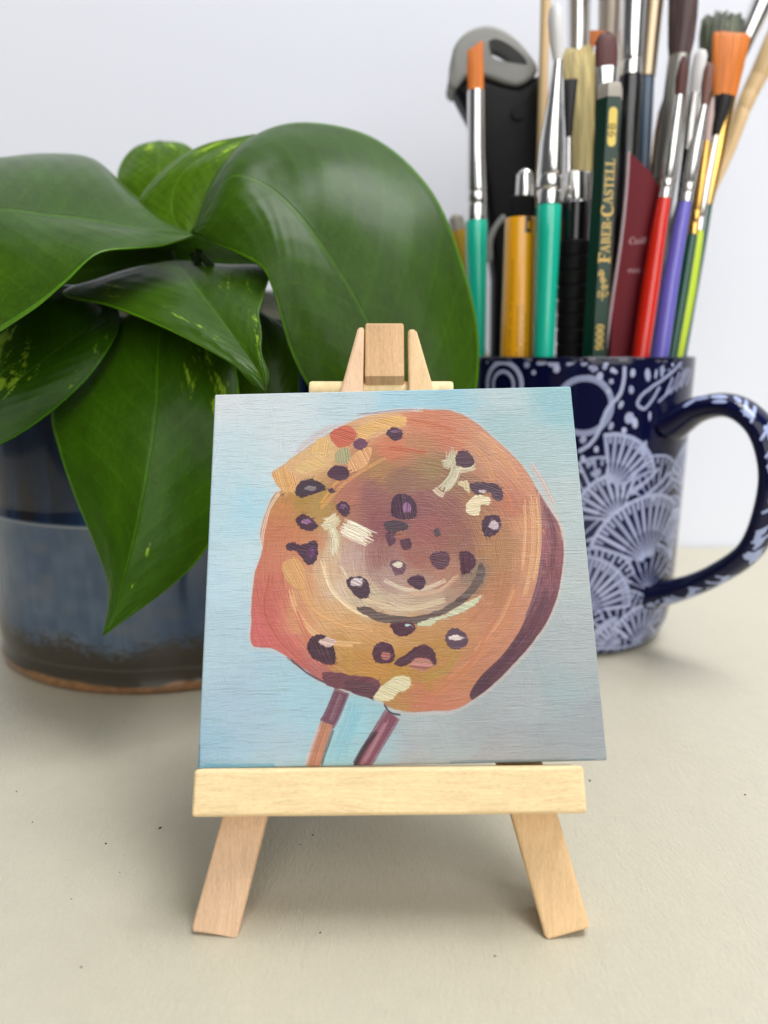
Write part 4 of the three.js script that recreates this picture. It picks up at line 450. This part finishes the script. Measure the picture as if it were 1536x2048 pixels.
// ---- the house plant: each leaf is a curved blade with thickness, laid over its own midrib
const leafBump = texture(canvas(512, 512, (c, w, h) => { const d = c.createImageData(w, h); for (let y = 0; y < h; y++) for (let x = 0; x < w; x++) { const u = Math.abs(x / w - 0.5) * 2, s = y / h * 13 - u * 3.4, v = 120 + 40 * Math.cos(s * 2 * Math.PI) * Math.sin(Math.PI * Math.min(1, u * 1.2)) + 12 * noise(x / 3, y / 3, 170, 170) + 50 * noise(x / 40, y / 26, 13, 20) + (u < 0.02 ? -90 : 0); d.data.set([v, v, v, 255], (y * w + x) * 4); } c.putImageData(d, 0, 0); }), false);
const leafTex = (base, spots) => texture(canvas(512, 512, (c, w, h) => {
  const d = c.createImageData(w, h);
  for (let y = 0; y < h; y++) for (let x = 0; x < w; x++) {
    const u = Math.abs(x / w - 0.5) * 2, t = 1 - y / h, vein = Math.max(0, Math.cos((y / h * 13 - u * 3.4) * 2 * Math.PI)) ** 10 * 0.08, rib = u < 0.012 ? 0.25 : u > 0.972 ? 0.45 : 0;
    let k = 0.9 + 0.18 * noise(x / 40, y / 40, 13, 13) + 0.14 * noise(x / 5, y / 5, 102, 102) + vein + rib, add = 0;
    for (const [su, sv, ru, rv, amt] of spots) { const q = ((x / w - su) / ru) ** 2 + ((t - sv) / rv) ** 2; if (q < 1) { const n = noise(x / 22 + y / 30, y / 34, 23, 15) * 0.42 + noise(x / 9 + y / 24, y / 13, 57, 39) * 0.33 + noise(x / 3, y / 4, 170, 128) * 0.25; const cut = 0.93 - amt * (1 - q * 0.7); if (n > cut) add = Math.max(add, Math.min(1, (n - cut) * 7)); } }
    const dust = noise(x / 2, y / 2, 256, 256) > 0.93 ? 12 : 0;
    d.data.set([base[0] * k + dust + add * 84, base[1] * k + dust + add * 84, base[2] * k + dust * 0.8 + add * 30, 255], (y * w + x) * 4);
  }
  c.putImageData(d, 0, 0);
}));
const leafMat = (map, o = {}) => phys({ map, bumpMap: leafBump, bumpScale: 0.00016, roughness: 0.31, specularIntensity: 0.27, ...o });
const LM = {
  plain: leafMat(leafTex([42, 68, 7], [])),
  speckled: leafMat(leafTex([44, 70, 9], [[0.78, 0.35, 0.2, 0.35, 0.28], [0.3, 0.5, 0.22, 0.2, 0.3], [0.9, 0.55, 0.12, 0.3, 0.42], [0.15, 0.3, 0.14, 0.14, 0.3], [0.6, 0.75, 0.4, 0.25, 0.26]])),
  blotched: leafMat(leafTex([36, 66, 5], [[0.35, 0.55, 0.3, 0.22, 0.5], [0.9, 0.42, 0.1, 0.2, 0.4], [0.2, 0.5, 0.2, 0.14, 0.55]])),
  streaked: leafMat(leafTex([45, 76, 6], [[0.74, 0.22, 0.16, 0.11, 0.42], [0.66, 0.72, 0.06, 0.14, 0.5], [0.88, 0.3, 0.1, 0.1, 0.4]])),
  recessShade: leafMat(leafTex([32, 54, 6], []), { specularIntensity: 0.15 }),  // plain leaf green darkened, shade of the recess put into the colour
  light: leafMat(leafTex([58, 86, 8], [[0.72, 0.8, 0.14, 0.2, 0.45], [0.3, 0.78, 0.14, 0.16, 0.45]])),  // backlight through the rear leaves put into a brighter green
};
const eye = new THREE.Vector3(0, 104, 0);
function leafGeometry(rows) {
  const curve = (k) => new THREE.CatmullRomCurve3(rows.map((r) => V(r[k])), false, 'centripetal'), L = curve(0), Mi = curve(1), R = curve(2), NT = 64, NS = 14, cols = NS * 2 + 1, top = [], nor = [];
  // edges and midrib share the row parameter
  const at = (c, t) => c.getPoint(t), q = new THREE.Vector3();
  for (let i = 0; i <= NT; i++) {
    const t = i / NT, l = at(L, t), m = at(Mi, t), r = at(R, t), across = r.clone().sub(l), tan = at(Mi, Math.min(1, t + 0.01)).sub(at(Mi, Math.max(0, t - 0.01)));
    const n = new THREE.Vector3().crossVectors(across, tan); if (n.lengthSq() < 1e-9) n.set(0, 0.5, 0.8); n.normalize(); if (n.dot(eye.clone().sub(m)) < 0) n.negate();
    for (let j = 0; j < cols; j++) {
      const s = Math.abs(j - NS) / NS, e = j < NS ? l : r, w = e.distanceTo(m);
      q.copy(m).lerp(e, s).addScaledVector(n, Math.sin(Math.PI * s) * w * 0.06 + 0.05 * Math.cos((t * 13 - s * 3.4) * 2 * Math.PI) * Math.sin(Math.PI * s) * Math.min(1, w / 12) + (noise(t * 9, j * 0.35) - 0.5) * 0.5 * s);
      top.push(q.x, q.y, q.z); nor.push(n.x, n.y, n.z);
    }
  }
  const N = top.length / 3, pos = top.slice(), uv = [], idx = [];
  for (let k = 0; k < N; k++) pos.push(top[3 * k] - nor[3 * k] * 0.4, top[3 * k + 1] - nor[3 * k + 1] * 0.4, top[3 * k + 2] - nor[3 * k + 2] * 0.4);
  for (let side = 0; side < 2; side++) for (let i = 0; i <= NT; i++) for (let j = 0; j < cols; j++) uv.push(j / (cols - 1), i / NT);
  for (let i = 0; i < NT; i++) for (let j = 0; j + 1 < cols; j++) { const a = i * cols + j, b = a + cols; idx.push(a, a + 1, b, a + 1, b + 1, b); idx.push(N + a, N + b, N + a + 1, N + a + 1, N + b, N + b + 1); }
  for (let i = 0; i < NT; i++) for (const j of [0, cols - 1]) { const a = i * cols + j, b = a + cols; j ? idx.push(a, N + a, b, b, N + a, N + b) : idx.push(a, b, N + a, b, N + b, N + a); }
  // face the top towards its own normal
  const a = new THREE.Vector3(), b = new THREE.Vector3(), c = new THREE.Vector3(), k = Math.floor(NT / 2) * cols + 4;
  a.fromArray(top, k * 3); b.fromArray(top, (k + 1) * 3).sub(a); c.fromArray(top, (k + cols) * 3).sub(a);
  if (b.cross(c).dot(new THREE.Vector3().fromArray(nor, k * 3)) < 0) for (let i = 0; i < idx.length; i += 3) [idx[i], idx[i + 1]] = [idx[i + 1], idx[i]];
  const g = new THREE.BufferGeometry(); g.setAttribute('position', new THREE.Float32BufferAttribute(pos, 3)); g.setAttribute('uv', new THREE.Float32BufferAttribute(uv, 2)); g.setIndex(idx); g.computeVertexNormals();
  return g;
}
{
  const t = thing('houseplant', 'trailing houseplant with large glossy green leaves growing from the blue pot', 'houseplant', [QX, 108, QZ]);
  const leaves = [
    {"tex":"plain","label":"broad dark green leaf drooping toward the left edge","rows":[[[-49.7,133.1,-212.0],[-49.7,133.1,-212.0],[-49.7,133.1,-212.0]],[[-59.8,138.3,-222.0],[-56.1,133.8,-210.0],[-55.0,129.6,-203.0]],[[-72.6,147.8,-235.0],[-63.5,133.9,-205.0],[-59.2,127.4,-192.0]],[[-89.0,160.6,-250.0],[-72.3,134.9,-200.0],[-65.1,125.0,-183.0]],[[-101.8,162.3,-252.0],[-82.0,135.6,-197.0],[-70.2,118.1,-176.0]],[[-113.2,161.0,-250.0],[-89.8,136.1,-193.0],[-76.9,111.2,-170.0]],[[-126.0,157.4,-245.0],[-99.0,134.5,-190.0],[-87.2,105.8,-166.0]],[[-104.9,123.4,-180.0],[-104.9,123.4,-180.0],[-104.9,123.4,-180.0]]]},
    {"tex":"plain","label":"largest leaf, arching up and down behind the easel","rows":[[[-50.8,134.3,-216.0],[-50.8,134.3,-216.0],[-50.8,134.3,-216.0]],[[-45.6,131.5,-212.0],[-46.8,139.9,-216.0],[-46.5,150.4,-226.0]],[[-38.4,128.2,-208.0],[-40.2,148.8,-218.0],[-38.1,162.7,-236.0]],[[-31.0,124.0,-205.0],[-31.6,146.3,-218.0],[-24.8,169.3,-246.0]],[[-28.0,117.9,-203.0],[-23.5,139.1,-215.0],[-4.1,165.0,-244.0]],[[-26.1,111.1,-202.0],[-15.5,128.7,-212.0],[13.1,148.6,-234.0]],[[-23.6,102.4,-202.0],[-7.6,116.5,-209.0],[22.6,125.4,-224.0]],[[-18.6,92.8,-202.0],[-0.4,102.3,-207.0],[26.1,105.0,-216.0]],[[-9.0,80.3,-203.0],[5.6,88.0,-206.0],[23.4,86.3,-210.0]],[[12.5,69.1,-206.0],[12.5,69.1,-206.0],[12.5,69.1,-206.0]]]},
    {"tex":"speckled","label":"pointed leaf with pale flecks in the middle","rows":[[[-59.2,128.5,-228.0],[-59.2,128.5,-228.0],[-59.2,128.5,-228.0]],[[-75.2,122.4,-212.0],[-56.1,125.9,-222.0],[-42.5,126.6,-222.0]],[[-81.8,117.8,-203.0],[-50.8,121.1,-212.0],[-31.2,125.5,-216.0]],[[-67.6,114.3,-196.0],[-45.0,115.5,-203.0],[-31.1,117.5,-206.0]],[[-52.6,108.9,-190.0],[-39.4,109.7,-196.0],[-31.4,112.5,-199.0]],[[-42.6,104.2,-187.0],[-35.0,104.8,-191.0],[-29.9,107.8,-193.0]],[[-35.2,100.0,-185.0],[-31.4,100.7,-187.0],[-29.3,103.1,-188.0]],[[-31.1,95.8,-184.0],[-28.7,97.0,-184.0],[-27.2,97.7,-184.0]],[[-27.9,94.0,-183.0],[-27.9,94.0,-183.0],[-27.9,94.0,-183.0]]]},
    {"tex":"blotched","label":"dark leaf with yellow blotches at lower left","rows":[[[-75.6,118.6,-222.0],[-75.6,118.6,-222.0],[-75.6,118.6,-222.0]],[[-87.8,121.1,-216.0],[-75.9,111.3,-208.0],[-70.0,111.4,-210.0]],[[-98.6,116.8,-210.0],[-80.3,104.9,-198.0],[-70.0,104.0,-200.0]],[[-105.1,106.1,-200.0],[-86.9,98.8,-192.0],[-74.4,96.1,-194.0]],[[-112.3,96.3,-195.0],[-93.8,91.9,-187.0],[-83.0,87.8,-189.0]],[[-115.7,85.6,-190.0],[-102.2,83.9,-183.0],[-92.2,81.6,-184.0]],[[-113.6,73.5,-180.0],[-113.6,73.5,-180.0],[-113.6,73.5,-180.0]]]},
    {"tex":"streaked","label":"long leaf hanging down over the pot","rows":[[[-63.3,117.4,-224.0],[-63.3,117.4,-224.0],[-63.3,117.4,-224.0]],[[-71.7,111.6,-215.0],[-60.3,110.2,-212.0],[-47.4,111.6,-216.0]],[[-81.8,98.4,-207.0],[-58.5,99.8,-202.0],[-39.4,99.7,-207.0]],[[-86.4,88.1,-201.0],[-57.4,90.1,-195.0],[-37.5,87.2,-200.0]],[[-83.3,78.6,-196.0],[-57.8,80.6,-190.0],[-38.4,74.8,-195.0]],[[-78.8,67.6,-192.0],[-58.9,71.2,-186.0],[-40.4,62.8,-190.0]],[[-73.3,56.2,-188.0],[-61.2,59.3,-183.0],[-46.8,51.9,-186.0]],[[-69.7,47.3,-185.0],[-63.7,49.8,-181.0],[-55.8,44.0,-183.0]],[[-69.0,42.0,-183.0],[-65.8,42.4,-180.0],[-62.7,39.2,-181.0]],[[-68.9,35.1,-178.0],[-68.9,35.1,-178.0],[-68.9,35.1,-178.0]]]},
    {"tex":"plain","label":"rounded dark leaf close against the pot","rows":[[[-41.2,117.6,-228.0],[-41.2,117.6,-228.0],[-41.2,117.6,-228.0]],[[-41.4,110.4,-220.0],[-34.8,111.8,-222.0],[-27.8,109.8,-222.0]],[[-40.7,100.9,-214.0],[-31.1,102.3,-214.0],[-23.9,102.3,-216.0]],[[-38.9,91.7,-210.0],[-30.0,91.8,-209.0],[-23.2,92.9,-212.0]],[[-34.7,83.9,-207.0],[-29.2,84.0,-206.0],[-24.0,85.2,-208.0]],[[-27.8,74.9,-204.0],[-27.8,74.9,-204.0],[-27.8,74.9,-204.0]]]},
    {"tex":"light","label":"small leaf at the back, colored bright as if lit from behind","rows":[[[-69.0,139.0,-255.0],[-69.0,139.0,-255.0],[-69.0,139.0,-255.0]],[[-79.0,143.9,-258.0],[-70.5,145.1,-256.0],[-63.1,145.4,-258.0]],[[-85.6,155.5,-264.0],[-71.3,154.7,-260.0],[-59.2,157.0,-264.0]],[[-86.5,162.8,-270.0],[-72.6,162.7,-266.0],[-59.9,164.3,-270.0]],[[-82.4,169.4,-274.0],[-73.7,167.6,-271.0],[-65.0,169.8,-274.0]],[[-74.8,172.0,-277.0],[-74.8,172.0,-277.0],[-74.8,172.0,-277.0]]]},
    {"tex":"light","label":"folded leaf at the back, colored yellow green as if lit from behind","rows":[[[-53.4,134.2,-220.0],[-53.4,134.2,-220.0],[-53.4,134.2,-220.0]],[[-64.6,136.7,-224.0],[-57.1,138.3,-222.0],[-50.2,138.3,-222.0]],[[-69.2,142.6,-228.0],[-58.4,145.5,-226.0],[-48.1,145.5,-226.0]],[[-64.7,151.2,-232.0],[-55.6,152.8,-230.0],[-44.4,152.8,-230.0]],[[-53.6,160.8,-238.0],[-48.2,159.4,-236.0],[-40.8,157.6,-234.0]],[[-37.6,165.1,-242.0],[-37.6,165.1,-242.0],[-37.6,165.1,-242.0]]]},
    {"tex":"recessShade","label":null,"rows":[[[-121.7,130.4,-276.0],[-121.7,130.4,-276.0],[-121.7,130.4,-276.0]],[[-107.8,142.1,-278.0],[-105.5,130.2,-274.0],[-103.4,116.0,-270.0]],[[-71.6,144.6,-278.0],[-69.5,133.5,-274.0],[-69.2,120.1,-270.0]],[[-51.2,142.1,-278.0],[-50.7,133.5,-274.0],[-50.5,121.7,-270.0]],[[-35.5,130.2,-274.0],[-35.5,130.2,-274.0],[-35.5,130.2,-274.0]]]}  // backing leaf added behind the gap so that it reads dark
  ];
  const stalk = phys({ color: 0x1d2a0e, roughness: 0.6, specularIntensity: 0.3 });  // stem green darkened to carry the shade under the top leaves
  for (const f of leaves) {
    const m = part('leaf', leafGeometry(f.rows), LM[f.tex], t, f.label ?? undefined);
    const e = V(f.rows[0][0]), d = V(f.rows[1][1]).sub(e).normalize(), s = new THREE.Vector3(QX + (e.x - QX) * 0.35, 108, QZ + (e.z - QZ) * 0.35);
    const c = new THREE.CatmullRomCurve3([s, new THREE.Vector3(s.x * 0.7 + e.x * 0.3, 108 + (e.y - 108) * 0.6 + 4, s.z * 0.7 + e.z * 0.3), e.clone().addScaledVector(d, -4).add(new THREE.Vector3(0, -9, -9)), e.clone().add(new THREE.Vector3(0, -4, -5))]);
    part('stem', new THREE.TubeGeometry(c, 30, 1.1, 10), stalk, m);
  }
}

// ---- crumbs of soil lying about on the table
{
  const bits = [];
  for (const [x, z] of [[-88.1,-166.4],[-78.9,-154.3],[-60.4,-129.7],[-52.0,-112.9],[-59.7,-146.6],[-49.6,-152.1],[-15.6,-149.6],[-18.0,-146.3],[19.4,-115.4],[50.6,-171.2],[-53.6,-137.4],[-74.1,-202.0],[-11.6,-120.9],[86.0,-165.1]]) { const r = rr(0.1, 0.25); bits.push(new THREE.IcosahedronGeometry(r, 1).scale(rr(0.8, 2), 0.7, rr(0.7, 1.2)).rotateY(rr(0, 3)).translate(x, r * 0.55, z)); }
  const g = mergeGeometries(bits).scale(S, S, S), m = new THREE.Mesh(g, std({ color: 0x2a241a, roughness: 1 }));
  m.name = 'soil_crumbs'; m.userData = { kind: 'stuff', label: 'dark crumbs of soil scattered on the beige table top', category: 'crumbs' }; m.castShadow = true; scene.add(m);
}

renderer.render(scene, camera);
